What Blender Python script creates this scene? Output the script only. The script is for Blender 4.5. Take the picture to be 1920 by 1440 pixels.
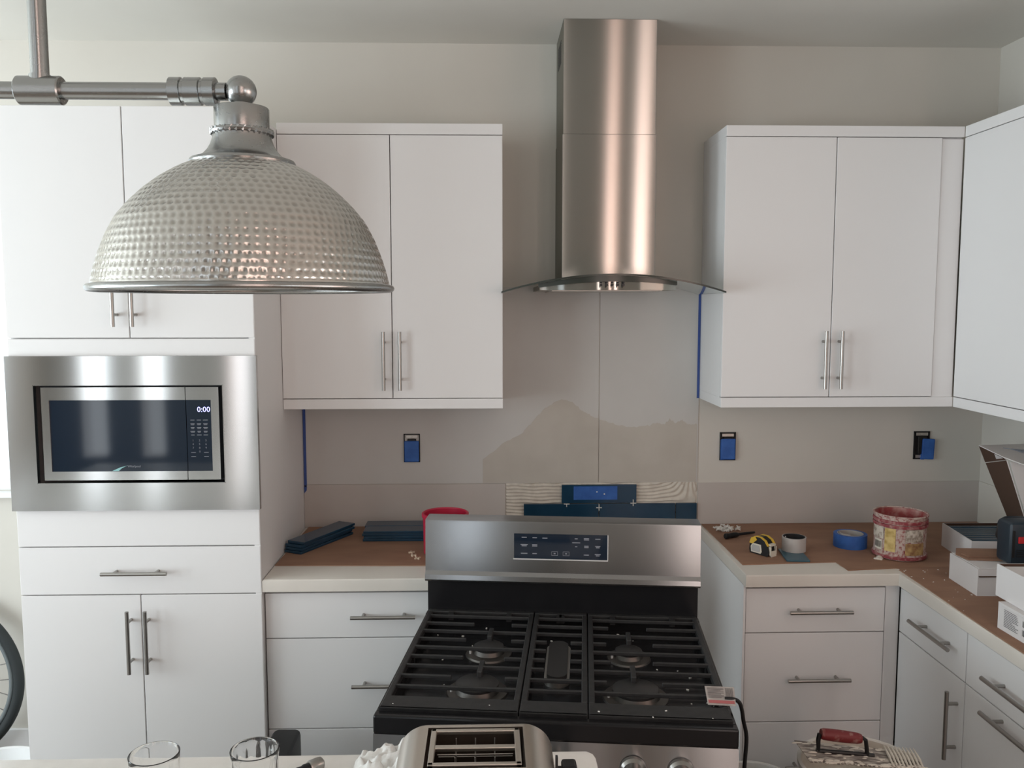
import bpy, bmesh, math, random
import numpy as np
from mathutils import Vector, Matrix
random.seed(4)
PI = math.pi
S = bpy.context.scene
C = S.collection
for o in list(bpy.data.objects):
    bpy.data.objects.remove(o)

# ------------------------------------------------------------------ camera
FPX, YAW, PITCH, ROLL = 1606.2, 0.029, 0.0916, -0.0006
CAM = Vector((-0.4373, -3.2756, 1.7556))
f = Vector((math.sin(YAW)*math.cos(PITCH), math.cos(YAW)*math.cos(PITCH), -math.sin(PITCH)))
r = Vector((math.cos(YAW), -math.sin(YAW), 0))
u = r.cross(f)
r2 = r*math.cos(ROLL)+u*math.sin(ROLL)
u2 = -r*math.sin(ROLL)+u*math.cos(ROLL)
cd = bpy.data.cameras.new('camera')
cam = bpy.data.objects.new('camera', cd); C.objects.link(cam)
cd.sensor_fit = 'HORIZONTAL'; cd.sensor_width = 36; cd.lens = FPX/1920*36
cd.clip_start = 0.05
cam.matrix_world = Matrix(((r2.x, u2.x, -f.x, CAM.x), (r2.y, u2.y, -f.y, CAM.y), (r2.z, u2.z, -f.z, CAM.z), (0, 0, 0, 1)))
S.camera = cam
S.view_settings.view_transform = 'Standard'; S.view_settings.look = 'None'
S.view_settings.gamma = 1; S.view_settings.use_curve_mapping = False
S.view_settings.exposure = 0.0

# ------------------------------------------------------------------ world and daylight
w = bpy.data.worlds.new('sky'); S.world = w; w.use_nodes = True
bg = w.node_tree.nodes['Background']; bg.inputs[0].default_value = (0.86, 0.95, 1.0, 1); bg.inputs[1].default_value = 1.7

def area(name, loc, aim, sx, sy, power, col):
    l = bpy.data.lights.new(name, 'AREA'); l.shape = 'RECTANGLE'; l.size = sx; l.size_y = sy
    l.energy = power; l.color = col
    o = bpy.data.objects.new(name, l); C.objects.link(o); o.location = loc
    o.rotation_euler = (Vector(aim)).to_track_quat('-Z', 'Z').to_euler()
    return o
# daylight entering through the openings of the left and rear walls
area('daylight_left', (-4.55, -1.75, 1.5), (1, 0, 0.75), 2.2, 1.7, 98, (0.84, 0.95, 1.0))
area('guessed_left_key', (-4.55, -4.35, 1.45), (1, 0, 0), 1.6, 1.8, 66, (0.82, 0.93, 1.0))  # guessed key window, placed where flat steel does not mirror it
# unseen rear panes, guessed and shaped to give the daylight and steel reflections
def guessed_pane(x, wd, radiance, col): area('guessed_rear_pane', (x, -6.05, 2.65), (0, 1, 0), wd, 4.6, radiance*PI*wd*4.6, col)
guessed_pane(-4.09, .22, 2.6, (0.95, 0.98, 1.0))
guessed_pane(-3.55, .20, 2.2, (0.97, 0.98, 0.98))
guessed_pane(-2.75, .18, 1.2, (1.0, 0.80, 0.73))
guessed_pane(-1.80, .30, 1.15, (0.78, 0.88, 1.0))
guessed_pane(0.22, .14, 6.0, (1.0, 0.79, 0.70))  # added pane, warms the upper right wall, kept out of steel reflections
guessed_pane(0.82, .10, 7.5, (1.0, 0.63, 0.52))
guessed_pane(1.127, .13, 9.5, (1.0, 0.70, 0.61))
area('daylight_right_window', (1.48, -2.95, 1.75), (-1, 0, 0), 0.62, 1.3, 9.5, (1.0, 0.68, 0.58))
area('daylight_right_rear', (2.55, -5.45, 1.7), (-1, 0, 0), 0.6, 1.9, 16, (0.97, 0.98, 1.0))

# ------------------------------------------------------------------ materials
def mat(name, col, rough=0.5, metal=0.0, **k):
    m = bpy.data.materials.new(name); m.use_nodes = True
    b = m.node_tree.nodes['Principled BSDF']
    b.inputs['Base Color'].default_value = (*col, 1)
    b.inputs['Roughness'].default_value = rough; b.inputs['Metallic'].default_value = metal
    for a, v in k.items():
        b.inputs[a.replace('_', ' ')].default_value = v
    return m
def nodes(m): return m.node_tree.nodes, m.node_tree.links, m.node_tree.nodes['Principled BSDF']
def noise_col(m, c1, c2, scale=8, detail=4, lo=0.35, hi=0.65, stretch=(1, 1, 1), bump=0, bscale=None):
    n, l, b = nodes(m)
    tc = n.new('ShaderNodeTexCoord'); mp = n.new('ShaderNodeMapping'); mp.inputs['Scale'].default_value = stretch
    l.new(tc.outputs['Object'], mp.inputs[0])
    t = n.new('ShaderNodeTexNoise'); t.inputs['Scale'].default_value = scale; t.inputs['Detail'].default_value = detail
    l.new(mp.outputs[0], t.inputs['Vector'])
    rp = n.new('ShaderNodeValToRGB'); e = rp.color_ramp.elements
    e[0].position = lo; e[0].color = (*c1, 1); e[1].position = hi; e[1].color = (*c2, 1)
    l.new(t.outputs[0], rp.inputs[0]); l.new(rp.outputs[0], b.inputs['Base Color'])
    if bump:
        t2 = n.new('ShaderNodeTexNoise'); t2.inputs['Scale'].default_value = bscale or scale*4; t2.inputs['Detail'].default_value = 3
        l.new(mp.outputs[0], t2.inputs['Vector'])
        bp = n.new('ShaderNodeBump'); bp.inputs['Strength'].default_value = bump; bp.inputs['Distance'].default_value = 0.002
        l.new(t2.outputs[0], bp.inputs['Height']); l.new(bp.outputs[0], b.inputs['Normal'])
    return m
def steel(name, col, rough, stretch, amt=0.12, var=0.06, aniso=0.0, rot=0.0):
    m = mat(name, col, rough, 1.0)
    n, l, b = nodes(m)
    tc = n.new('ShaderNodeTexCoord'); mp = n.new('ShaderNodeMapping'); mp.inputs['Scale'].default_value = stretch
    l.new(tc.outputs['Object'], mp.inputs[0])
    t = n.new('ShaderNodeTexNoise'); t.inputs['Scale'].default_value = 1; t.inputs['Detail'].default_value = 2
    l.new(mp.outputs[0], t.inputs['Vector'])
    mr = n.new('ShaderNodeMapRange'); mr.inputs[3].default_value = rough-var; mr.inputs[4].default_value = rough+var
    l.new(t.outputs[0], mr.inputs[0]); l.new(mr.outputs[0], b.inputs['Roughness'])
    bp = n.new('ShaderNodeBump'); bp.inputs['Strength'].default_value = amt; bp.inputs['Distance'].default_value = 0.0006
    l.new(t.outputs[0], bp.inputs['Height']); l.new(bp.outputs[0], b.inputs['Normal'])
    if aniso:
        tg = n.new('ShaderNodeTangent'); tg.direction_type = 'UV_MAP'; tg.uv_map = 'UVMap'
        l.new(tg.outputs[0], b.inputs['Tangent'])
        b.inputs['Anisotropic'].default_value = aniso; b.inputs['Anisotropic Rotation'].default_value = rot
    return m

def brushed(name, col, rough, aniso):
    m = mat(name, col, rough, 1.0); n, l, b = nodes(m)
    g = n.new('ShaderNodeBsdfAnisotropic'); g.inputs['Color'].default_value = (*col, 1); g.inputs['Roughness'].default_value = rough; g.inputs['Anisotropy'].default_value = aniso
    tg = n.new('ShaderNodeTangent'); tg.direction_type = 'UV_MAP'; tg.uv_map = 'UVMap'; l.new(tg.outputs[0], g.inputs['Tangent'])
    l.new(g.outputs[0], n['Material Output'].inputs['Surface']); return m
M_wall = noise_col(mat('wall_paint', (0.6, 0.58, 0.5), 0.8), (0.625, 0.595, 0.54), (0.645, 0.615, 0.56), 3, bump=0.06, bscale=160)
M_ceil = noise_col(mat('ceiling_paint', (0.6, 0.6, 0.52), 0.85), (0.74, 0.72, 0.67), (0.76, 0.74, 0.69), 3, bump=0.05, bscale=140)
M_far = noise_col(mat('darkened_rear_wall', (0.3, 0.28, 0.25), 0.8), (0.27, 0.25, 0.22), (0.30, 0.28, 0.25), 3)  # unseen rear wall darkened so the steel mirrors a dim room
M_dry = noise_col(mat('bare_drywall', (0.55, 0.52, 0.5), 0.8), (0.57, 0.555, 0.53), (0.595, 0.58, 0.555), 5)
M_backer = noise_col(mat('backer_board', (0.5, 0.46, 0.43), 0.8), (0.53, 0.485, 0.45), (0.555, 0.51, 0.475), 6)
M_skim = noise_col(mat('skim_coat', (0.5, 0.46, 0.4), 0.75), (0.50, 0.46, 0.405), (0.535, 0.495, 0.44), 9)
M_thin = noise_col(mat('thinset', (0.66, 0.62, 0.55), 0.8), (0.60, 0.55, 0.48), (0.70, 0.65, 0.57), 30, bump=0.3, bscale=120)
M_floor = noise_col(mat('floor_boards', (0.3, 0.22, 0.16), 0.4), (0.16, 0.11, 0.08), (0.22, 0.16, 0.115), 3, stretch=(1, 9, 1))
M_cab = mat('cabinet_white', (0.80, 0.79, 0.785), 0.5, Specular_IOR_Level=0.3)
M_cabin = mat('cabinet_carcass', (0.72, 0.71, 0.70), 0.5)
M_counter = noise_col(mat('counter_laminate', (0.78, 0.74, 0.68), 0.35), (0.69, 0.645, 0.585), (0.73, 0.685, 0.625), 4)
M_quartz = noise_col(mat('island_quartz', (0.85, 0.82, 0.78), 0.25), (0.83, 0.80, 0.76), (0.87, 0.84, 0.80), 25)
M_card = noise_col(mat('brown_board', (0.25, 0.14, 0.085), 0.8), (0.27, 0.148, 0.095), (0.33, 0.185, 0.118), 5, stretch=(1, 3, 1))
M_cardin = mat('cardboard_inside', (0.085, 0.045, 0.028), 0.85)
M_white = mat('white_carton', (0.72, 0.69, 0.68), 0.6)
M_nickel = steel('brushed_nickel', (0.37, 0.355, 0.335), 0.32, (60, 60, 60), 0.05)
M_pewter = steel('pewter', (0.37, 0.375, 0.37), 0.27, (20, 400, 400), 0.0, 0.012)
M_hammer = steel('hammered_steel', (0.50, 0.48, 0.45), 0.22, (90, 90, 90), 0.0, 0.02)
M_steel = brushed('stainless', (0.43, 0.43, 0.405), 0.2, 0.87)
M_steelh = steel('stainless_range', (0.37, 0.37, 0.375), 0.26, (3, 3, 500), 0.0, 0.02, 0.95, 0.25)
M_steelm = steel('stainless_trim', (0.56, 0.57, 0.575), 0.15, (3, 3, 500), 0.0, 0.01, 1.0, 0.25)
M_toast = steel('toaster_steel', (0.58, 0.53, 0.47), 0.33, (4, 300, 300), 0.06)
M_alu = mat('aluminium', (0.55, 0.53, 0.5), 0.45, 1.0)
M_dark = mat('shadow_gap', (0.015, 0.015, 0.017), 0.6)
M_bglass = mat('black_glass', (0.010, 0.018, 0.032), 0.05, IOR=1.5)
M_enamel = mat('black_enamel', (0.010, 0.010, 0.011), 0.2, Specular_IOR_Level=0.3)
M_iron = noise_col(mat('cast_iron', (0.03, 0.03, 0.03), 0.55), (0.014, 0.014, 0.0145), (0.022, 0.0215, 0.0215), 60, bump=0.15, bscale=300)
M_burn = mat('burner_metal', (0.16, 0.15, 0.14), 0.45, 1.0)
M_cap = mat('burner_cap', (0.022, 0.021, 0.021), 0.5)
M_print = mat('grey_print', (0.24, 0.25, 0.28), 0.6)
M_led = mat('clock_digits', (0.5, 0.5, 1), 0.5, Emission_Color=(0.45, 0.45, 1.0, 1), Emission_Strength=2.2)
M_navy = noise_col(mat('navy_glass_tile', (0.012, 0.045, 0.085), 0.2), (0.010, 0.042, 0.078), (0.016, 0.055, 0.10), 7)
M_grout = mat('spacer_plastic', (0.8, 0.78, 0.74), 0.5)
M_cream = mat('spacer_cream', (0.75, 0.62, 0.47), 0.5)
M_tape = noise_col(mat('painters_tape', (0.03, 0.12, 0.42), 0.55), (0.022, 0.10, 0.36), (0.035, 0.135, 0.45), 30)
M_tapedk = mat('painters_tape_strip', (0.04, 0.085, 0.30), 0.6)
M_black = mat('black_plastic', (0.012, 0.012, 0.013), 0.45, Specular_IOR_Level=0.3)
M_blackm = mat('black_metal', (0.03, 0.03, 0.03), 0.35, 0.6)
M_red = mat('red_plastic', (0.52, 0.02, 0.06), 0.4)
M_yellow = mat('yellow_plastic', (0.72, 0.46, 0.04), 0.4)
M_offw = mat('off_white_plastic', (0.72, 0.68, 0.58), 0.5)
M_bucket = noise_col(mat('bucket_plastic', (0.72, 0.69, 0.65), 0.45), (0.66, 0.62, 0.56), (0.78, 0.76, 0.73), 14)
M_wht = mat('white_plastic', (0.8, 0.8, 0.8), 0.35)
M_clear = mat('clear_glass', (1, 1, 1), 0.0, Transmission_Weight=1.0, IOR=1.48)
M_hglass = mat('hood_glass', (0.86, 0.93, 0.90), 0.0, Transmission_Weight=1.0, IOR=1.3)
M_edge = mat('glass_edge', (0.03, 0.035, 0.028), 0.2)
M_pane = mat('window_pane', (1, 1, 1), 0.0, Transmission_Weight=1.0, IOR=1.02)
M_rubber = mat('tyre_rubber', (0.022, 0.028, 0.03), 0.65)
M_cloth = noise_col(mat('white_cloth', (0.78, 0.76, 0.73), 0.9), (0.72, 0.70, 0.67), (0.82, 0.80, 0.78), 25, bump=0.3, bscale=200)
M_core = mat('tape_core', (0.45, 0.43, 0.41), 0.6)
M_ptape = mat('clear_tape', (0.50, 0.47, 0.45), 0.25)
M_teal = mat('teal_tile_chip', (0.028, 0.10, 0.14), 0.3)
M_drill = mat('tool_navy', (0.012, 0.024, 0.036), 0.45)
M_drred = mat('tool_red', (0.5, 0.02, 0.025), 0.4)
M_tag = noise_col(mat('paper_tag', (0.6, 0.56, 0.52), 0.6), (0.34, 0.30, 0.28), (0.46, 0.42, 0.39), 40)
M_cork = mat('pale_yellow_label', (0.60, 0.44, 0.13), 0.6)
M_wood = noise_col(mat('stool_wood', (0.3, 0.2, 0.12), 0.6), (0.28, 0.18, 0.10), (0.36, 0.25, 0.15), 6, stretch=(1, 8, 1))
# red pail smeared with dried thinset
M_pail = noise_col(mat('smeared_red_pail', (0.5, 0.1, 0.1), 0.6), (0.27, 0.05, 0.05), (0.52, 0.41, 0.36), 120, 6, 0.33, 0.54, (1, 1, 0.8), bump=0.4, bscale=70)
M_pailin = noise_col(mat('pail_inside', (0.4, 0.1, 0.1), 0.6), (0.30, 0.05, 0.05), (0.52, 0.33, 0.29), 26, 5, 0.4, 0.72)
M_band = noise_col(mat('red_pail_band', (0.3, 0.05, 0.05), 0.6), (0.25, 0.035, 0.045), (0.46, 0.28, 0.25), 60, 5, 0.45, 0.72)
M_paper = noise_col(mat('smeared_label', (0.55, 0.5, 0.42), 0.7), (0.30, 0.24, 0.19), (0.62, 0.56, 0.48), 70, 4, 0.38, 0.55)
M_blade = noise_col(mat('trowel_blade_smeared', (0.4, 0.36, 0.32), 0.6), (0.16, 0.13, 0.115), (0.56, 0.51, 0.45), 30, 5, 0.4, 0.68, (1, 4, 4))
M_grip = noise_col(mat('trowel_grip', (0.2, 0.03, 0.03), 0.5), (0.16, 0.012, 0.014), (0.36, 0.22, 0.19), 60, 5, 0.52, 0.78)

# ------------------------------------------------------------------ mesh builder
class MB:
    def __init__(s): s.v = []; s.f = []; s.mi = []; s.round = False; s.bev = False
    def add(s, vs, fs, mi=0):
        k = len(s.v); s.v += [tuple(p) for p in vs]
        s.f += [tuple(i+k for i in q) for q in fs]; s.mi += [mi]*len(fs); return s
    def box(s, x0, x1, y0, y1, z0, z1, bev=0, mi=0, seg=2, xf=None):
        if bev: s.bev = True
        bm = bmesh.new(); bmesh.ops.create_cube(bm, size=1)
        for q in bm.verts:
            q.co = ((x0+x1)/2+q.co.x*(x1-x0), (y0+y1)/2+q.co.y*(y1-y0), (z0+z1)/2+q.co.z*(z1-z0))
        if bev: bmesh.ops.bevel(bm, geom=bm.edges[:], offset=bev, segments=seg, affect='EDGES', profile=0.5)
        bm.verts.index_update()
        s.add([(xf@q.co if xf else q.co) for q in bm.verts], [[q.index for q in fc.verts] for fc in bm.faces], mi); bm.free(); return s
    def lathe(s, prof, c=(0, 0, 0), seg=48, ax='z', mi=0, xf=None, close=False):
        s.round = True; vs = []; fs = []; idx = []
        for (rr, h) in prof:
            if rr < 1e-6:
                idx.append([len(vs)]); vs.append((0, 0, h))
            else:
                idx.append(list(range(len(vs), len(vs)+seg)))
                vs += [(rr*math.cos(2*PI*i/seg), rr*math.sin(2*PI*i/seg), h) for i in range(seg)]
        pairs = list(zip(idx[:-1], idx[1:]))
        if close: pairs.append((idx[-1], idx[0]))
        for a, b in pairs:
            for i in range(seg):
                j = (i+1) % seg
                if len(a) == 1 and len(b) == 1: continue
                if len(a) == 1: fs.append((a[0], b[j], b[i]))
                elif len(b) == 1: fs.append((a[i], a[j], b[0]))
                else: fs.append((a[i], a[j], b[j], b[i]))
        def tr(p):
            x, y, z = p
            if ax == 'x': p = (z, x, y)
            elif ax == 'y': p = (y, z, x)
            q = Vector(p)+Vector(c)
            return xf@q if xf else q
        return s.add([tr(p) for p in vs], fs, mi)
    def cyl(s, p0, p1, rr, seg=16, mi=0, r1=None):
        return s.tube([p0, p1], rr if r1 is None else [rr, r1], seg, mi)
    def tube(s, pts, rr, seg=10, mi=0, closed=False):
        s.round = True; P = [Vector(p) for p in pts]; n = len(P)
        R = rr if isinstance(rr, (list, tuple)) else [rr]*n
        T = []
        for i in range(n):
            a = P[i-1] if (i > 0 or closed) else P[i]; b = P[(i+1) % n] if (i < n-1 or closed) else P[i]
            T.append((b-a).normalized())
        ref = Vector((0, 0, 1)) if abs(T[0].z) < 0.9 else Vector((1, 0, 0))
        nrm = T[0].cross(ref).normalized(); vs = []; fs = []
        for i in range(n):
            nrm = (nrm-T[i]*nrm.dot(T[i])).normalized(); bn = T[i].cross(nrm)
            vs += [P[i]+(nrm*math.cos(2*PI*k/seg)+bn*math.sin(2*PI*k/seg))*R[i] for k in range(seg)]
        m = n if closed else n-1
        for i in range(m):
            a = i*seg; b = ((i+1) % n)*seg
            fs += [(a+k, a+(k+1) % seg, b+(k+1) % seg, b+k) for k in range(seg)]
        if not closed:
            fs.append(tuple(range(seg))[::-1]); fs.append(tuple(range((n-1)*seg, n*seg)))
        return s.add(vs, fs, mi)
    def prism(s, poly, h0, h1, ax='z', mi=0, xf=None):
        n = len(poly)
        def pt(a, b, h):
            p = {'z': (a, b, h), 'y': (a, h, b), 'x': (h, a, b)}[ax]
            return xf@Vector(p) if xf else p
        vs = [pt(a, b, h0) for a, b in poly]+[pt(a, b, h1) for a, b in poly]
        fs = [tuple(range(n))[::-1], tuple(range(n, 2*n))]+[(i, (i+1) % n, n+(i+1) % n, n+i) for i in range(n)]
        return s.add(vs, fs, mi)
    def slab(s, quad, th, mi=(0, 0)):
        P = [Vector(p) for p in quad]; nm = (P[1]-P[0]).cross(P[3]-P[0]).normalized()*th; n = len(P)
        k = [p for p in P]+[p+nm for p in P]
        s.add(k, [tuple(range(n))[::-1]], mi[0]); 
        s.add(k, [tuple(range(n, 2*n))]+[(i, (i+1) % n, n+(i+1) % n, n+i) for i in range(n)], mi[1]); return s
WM = {}
def wm(o):
    return WM.get(o.name, Matrix.Identity(4))
def uv_(me):
    n = len(me.loops); li = np.empty(n, np.int32); me.loops.foreach_get('vertex_index', li)
    co = np.empty(len(me.vertices)*3); me.vertices.foreach_get('co', co); co = co.reshape(-1, 3)[li]
    uv = me.uv_layers.new(name='UVMap'); uv.data.foreach_set('uv', np.stack([co[:, 0]+.31*co[:, 1], co[:, 2]+.17*co[:, 1]], 1).ravel())
def finish(name, mb, mats, ang=None):
    if ang is None: ang = 35 if mb.round and not mb.bev else 18
    me = bpy.data.meshes.new(name); me.from_pydata([tuple(p) for p in mb.v], [], mb.f)
    for m in (mats if isinstance(mats, (list, tuple)) else [mats]): me.materials.append(m)
    me.polygons.foreach_set('material_index', mb.mi)
    bm = bmesh.new(); bm.from_mesh(me); bmesh.ops.recalc_face_normals(bm, faces=bm.faces[:]); bm.to_mesh(me); bm.free()
    uv_(me); me.polygons.foreach_set('use_smooth', [True]*len(me.polygons)); me.set_sharp_from_angle(angle=math.radians(ang)); me.update()
    return me
def thing(name, label, cat, loc=(0, 0, 0), rotz=0, group=None):
    o = bpy.data.objects.new(name, None); C.objects.link(o); o.empty_display_size = 0.05
    o.location = loc; o.rotation_euler = (0, 0, rotz); o['label'] = label; o['category'] = cat
    if group: o['group'] = group
    WM[o.name] = Matrix.Translation(loc)@Matrix.Rotation(rotz, 4, 'Z')
    return o
def part(name, mb, mats, parent, label=None, local=False, kind=None, ang=None):
    if not local:
        inv = wm(parent).inverted(); mb.v = [inv@Vector(p) for p in mb.v]
    o = bpy.data.objects.new(name, finish(name, mb, mats, ang)); C.objects.link(o); o.parent = parent
    WM[o.name] = wm(parent)
    if label: o['label'] = label
    if kind: o['kind'] = kind
    return o
def solo(name, mb, mats, label=None, cat=None, group=None, kind=None, ang=None):
    V = np.array([tuple(p) for p in mb.v]); lo = V.min(0); hi = V.max(0)
    c = Vector(((lo[0]+hi[0])/2, (lo[1]+hi[1])/2, lo[2])); mb.v = [Vector(p)-c for p in mb.v]
    o = bpy.data.objects.new(name, finish(name, mb, mats, ang)); C.objects.link(o); o.location = c
    WM[o.name] = Matrix.Translation(c)
    if label: o['label'] = label; o['category'] = cat
    if group: o['group'] = group
    if kind: o['kind'] = kind
    return o
def struct(name, mb, mats): return solo(name, mb, mats, kind='structure')
def dup(o, loc, rotz=None, label=None):
    c = o.copy(); C.objects.link(c); c.location = loc
    if rotz is not None: c.rotation_euler = (0, 0, rotz)
    if label: c['label'] = label
    WM[c.name] = Matrix.Translation(loc)@Matrix.Rotation(c.rotation_euler.z, 4, 'Z')
    for ch in o.children:
        d = ch.copy(); C.objects.link(d); d.parent = c
    return c
def text_mb(body, size, xf, mi=0, into=None):
    cu = bpy.data.curves.new('t', 'FONT'); cu.body = body; cu.size = size; cu.align_x = 'CENTER'; cu.align_y = 'CENTER'; cu.resolution_u = 2
    o = bpy.data.objects.new('t', cu); C.objects.link(o); bpy.context.view_layer.update()
    me = bpy.data.meshes.new_from_object(o)
    mb = into or MB(); mb.add([xf@v.co for v in me.vertices], [tuple(p.vertices) for p in me.polygons], mi)
    bpy.data.objects.remove(o); bpy.data.meshes.remove(me); return mb
def front_xf(x, y, z):      # lettering upright on a face looking towards -y
    return Matrix.Translation((x, y, z))@Matrix.Rotation(PI/2, 4, 'X')

# ------------------------------------------------------------------ room shell
XR, XL, YF, ZC = 1.5026, -4.6, -6.1, 2.72
XE = 2.6                                                              # the room widens beyond the kitchen run
b = MB()                                                             # back wall with a window opening
b.box(XL, -3.3, 0, .12, 0, ZC); b.box(-3.3, -2.2, 0, .12, 0, 1.05); b.box(-3.3, -2.2, 0, .12, 2.16, ZC); b.box(-2.2, XR+.12, 0, .12, 0, ZC)
wall_back = struct('wall_back', b, M_wall)
ZH = 5.2  # guessed room height, raised so reflected streaks run tall in the steel
b = MB(); b.box(XR, XR+.12, -2.64, 0, 0, ZC); b.box(XR, XR+.12, -3.6, -3.26, 0, ZC); b.box(XR, XR+.12, -3.26, -2.64, 0, 1.1); b.box(XR, XR+.12, -3.26, -2.64, 2.4, ZC)
b.box(XR, XE+.12, -3.72, -3.6, 0, ZC); b.box(XE, XE+.12, -5.15, -3.72, 0, ZH); b.box(XE, XE+.12, YF, -5.75, 0, ZH); b.box(XE, XE+.12, -5.75, -5.15, 0, .75); b.box(XE, XE+.12, -5.75, -5.15, 2.65, ZH)
struct('wall_right', b, M_wall)
struct('guessed_wall_header', MB().box(XL-.12, XE+.12, -3.72, -3.6, ZC+.1, ZH), M_wall)
b = MB(); b.box(XL-.12, XL, -.6, .12, 0, ZC); b.box(XL-.12, XL, -3.5, -2.9, 0, ZC); b.box(XL-.12, XL, YF, -5.2, 0, ZC); b.box(XL-.12, XL, YF, -3.6, ZC, ZH)
for y0, y1 in ((-2.9, -.6), (-5.2, -3.5)): b.box(XL-.12, XL, y0, y1, 0, .5); b.box(XL-.12, XL, y0, y1, 2.42, ZC)
struct('wall_left', b, M_wall)
b = MB(); xa = XL-.12
for xc, wd in ((-4.09, .22), (-3.55, .20), (-2.75, .18), (-1.80, .30), (.22, .14), (.82, .10), (1.127, .13)):
    x0, x1 = xc-wd/2, xc+wd/2
    b.box(xa, x0, YF-.12, YF, 0, ZH); b.box(x0, x1, YF-.12, YF, 0, .35); b.box(x0, x1, YF-.12, YF, 4.95, ZH); xa = x1
b.box(xa, XE+.12, YF-.12, YF, 0, ZH)
struct('wall_front', b, M_far)
struct('ceiling', MB().box(XL-.12, XE+.12, -3.72, .12, ZC, ZC+.1), M_ceil)
struct('guessed_upper_ceiling', MB().box(XL-.12, XE+.12, YF-.12, -3.6, ZH, ZH+.1), M_ceil)
fl = struct('floor', MB().box(XL-.12, XE+.12, YF-.12, .12, -.1, 0), M_floor)
struct('baseboard_back', MB().box(XL, -1.89, -.014, 0, 0, .108, .003), M_wht)
wn = struct('window_1', MB().box(-3.3, -2.2, .04, .046, 1.05, 2.16), M_pane)
b = MB(); b.box(-3.3, -3.26, .02, .08, 1.05, 2.16); b.box(-2.235, -2.2, .02, .08, 1.05, 2.16); b.box(-3.26, -2.235, .02, .08, 2.12, 2.16); b.box(-3.26, -2.235, .02, .08, 1.05, 1.085)
part('window_frame', b, M_wht, wn)
struct('trim_1', MB().box(-3.36, -2.16, -.035, .0, 1.03, 1.052, .003), M_wht)

# boards, skim coat, thinset and the first tiles on the back wall
part('drywall_sheet', MB().box(-1.1438, -.0082, -.003, 0, 1.069, 1.825), M_dry, wall_back)
part('drywall_sheet', MB().box(-.0048, .3805, -.003, 0, 1.069, 1.825), M_dry, wall_back)
part('backer_board', MB().box(-1.1438, -.368, -.005, 0, .9012, 1.0675, .001), M_backer, wall_back)
part('backer_board', MB().box(.3835, XR, -.005, 0, .9012, 1.0655, .001), M_backer, wall_back)
part('backer_board', MB().box(XR-.005, XR, -.9, -.005, .9012, 1.0655, .001), M_wall, wall_back)
ctrl = [(-.456, 1.0705), (-.456, 1.165), (-.37, 1.228), (-.30, 1.268), (-.26, 1.312), (-.215, 1.362), (-.157, 1.394), (-.11, 1.385), (-.07, 1.35), (-.033, 1.329),
        (.04, 1.302), (.10, 1.288), (.17, 1.287), (.215, 1.30), (.25, 1.298), (.268, 1.318), (.29, 1.302), (.315, 1.314), (.335, 1.298), (.375, 1.296), (.375, 1.0705)]
poly = []
for i in range(len(ctrl)-1):
    a, c2 = ctrl[i], ctrl[i+1]; n = 7
    for k in range(n):
        t = k/n; j = random.uniform(-.0035, .0035) if (1 <= i <= 18) else 0
        poly.append((a[0]+(c2[0]-a[0])*t, a[1]+(c2[1]-a[1])*t+j))
poly.append(ctrl[-1])
XS0, XS1 = -.0080, -.0050                                            # the board joint stays open
for side in (0, 1):
    P = [p for p in poly if (p[0] < XS0 if side == 0 else p[0] > XS1)]
    xk = XS0 if side == 0 else XS1; ztop = min((abs(p[0]-xk), p[1]) for p in poly if p[1] > 1.08)[1]
    P = (P[:-1] if side == 0 and P[-1][1] < 1.08 else P)
    P = (P+[(xk, ztop), (xk, 1.0705)]) if side == 0 else ([(xk, 1.0705), (xk, ztop)]+P)
    part('skim_coat', MB().prism(P, -.0042, -.003, 'y'), M_skim, wall_back, 'beige skim coat patch with a jagged sloping top edge')
# combed thinset bed: real ridges
nx, nz = 200, 150; x0, x1, z0, z1 = -.367, .379, .9012, 1.070
vs = []; fs = []
for j in range(nz+1):
    for i in range(nx+1):
        x = x0+(x1-x0)*i/nx; z = z0+(z1-z0)*j/nz
        ph = z+.0022*math.sin(x*21)+.0012*math.sin(x*57+z*40)
        if x > .2: ph += -((x-.2)**2)*1.6*max(0, (z-.985)/.08)*2.2
        d = .0028+.0026*math.sin(2*PI*ph/.0132)
        if z > 1.058: d += .004*max(0, math.sin(x*63)+math.sin(x*141+1)-.9)+.0012*math.sin(x*300)
        zz = z+(.004*max(0, math.sin(x*47)+math.sin(x*103+2)-.7) if j == nz else 0)
        if i in (0, nx) or j == nz: d = 0
        vs.append((x, -d-.0005 if d else 0, zz))
for j in range(nz):
    for i in range(nx):
        a = j*(nx+1)+i; fs.append((a, a+1, a+nx+2, a+nx+1))
part('thinset_bed', MB().add(vs, fs), M_thin, wall_back, 'cream combed thinset bed with horizontal ridges', ang=80)
for (x0, x1, z0, z1) in ((-.297, -.0065, .9135, .9875), (-.0035, .2935, .9135, .9875), (.2965, .378, .9135, .9875), (-.150, .141, .9905, 1.0625)):
    part('tile', MB().box(x0, x1, -.0155, -.0035, z0, z1, .0012), M_navy, wall_back)
def spacer(x, z, rot=0, arms=4):
    b = MB(); y0, y1 = -.0215, -.0157
    b.box(x-.011, x+.011, y0, y1, z-.0012, z+.0012)
    if arms == 4: b.box(x-.0012, x+.0012, y0, y1, z-.011, z+.014)
    else: b.box(x-.0012, x+.0012, y0, y1, z-.011, z-.0012)
    return b
solo('tile_spacer', spacer(-.131, .9885, arms=3), M_grout, 'white tile spacer under left end of taped navy tile', 'tile spacer', 'tile spacers on the wall')
solo('tile_spacer', spacer(-.005, .973), M_grout, 'white cross spacer at joint in middle of lower navy tile row', 'tile spacer', 'tile spacers on the wall')
solo('tile_spacer', spacer(.128, .990, arms=4), M_grout, 'white tile spacer under right end of taped navy tile', 'tile spacer', 'tile spacers on the wall')
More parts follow.
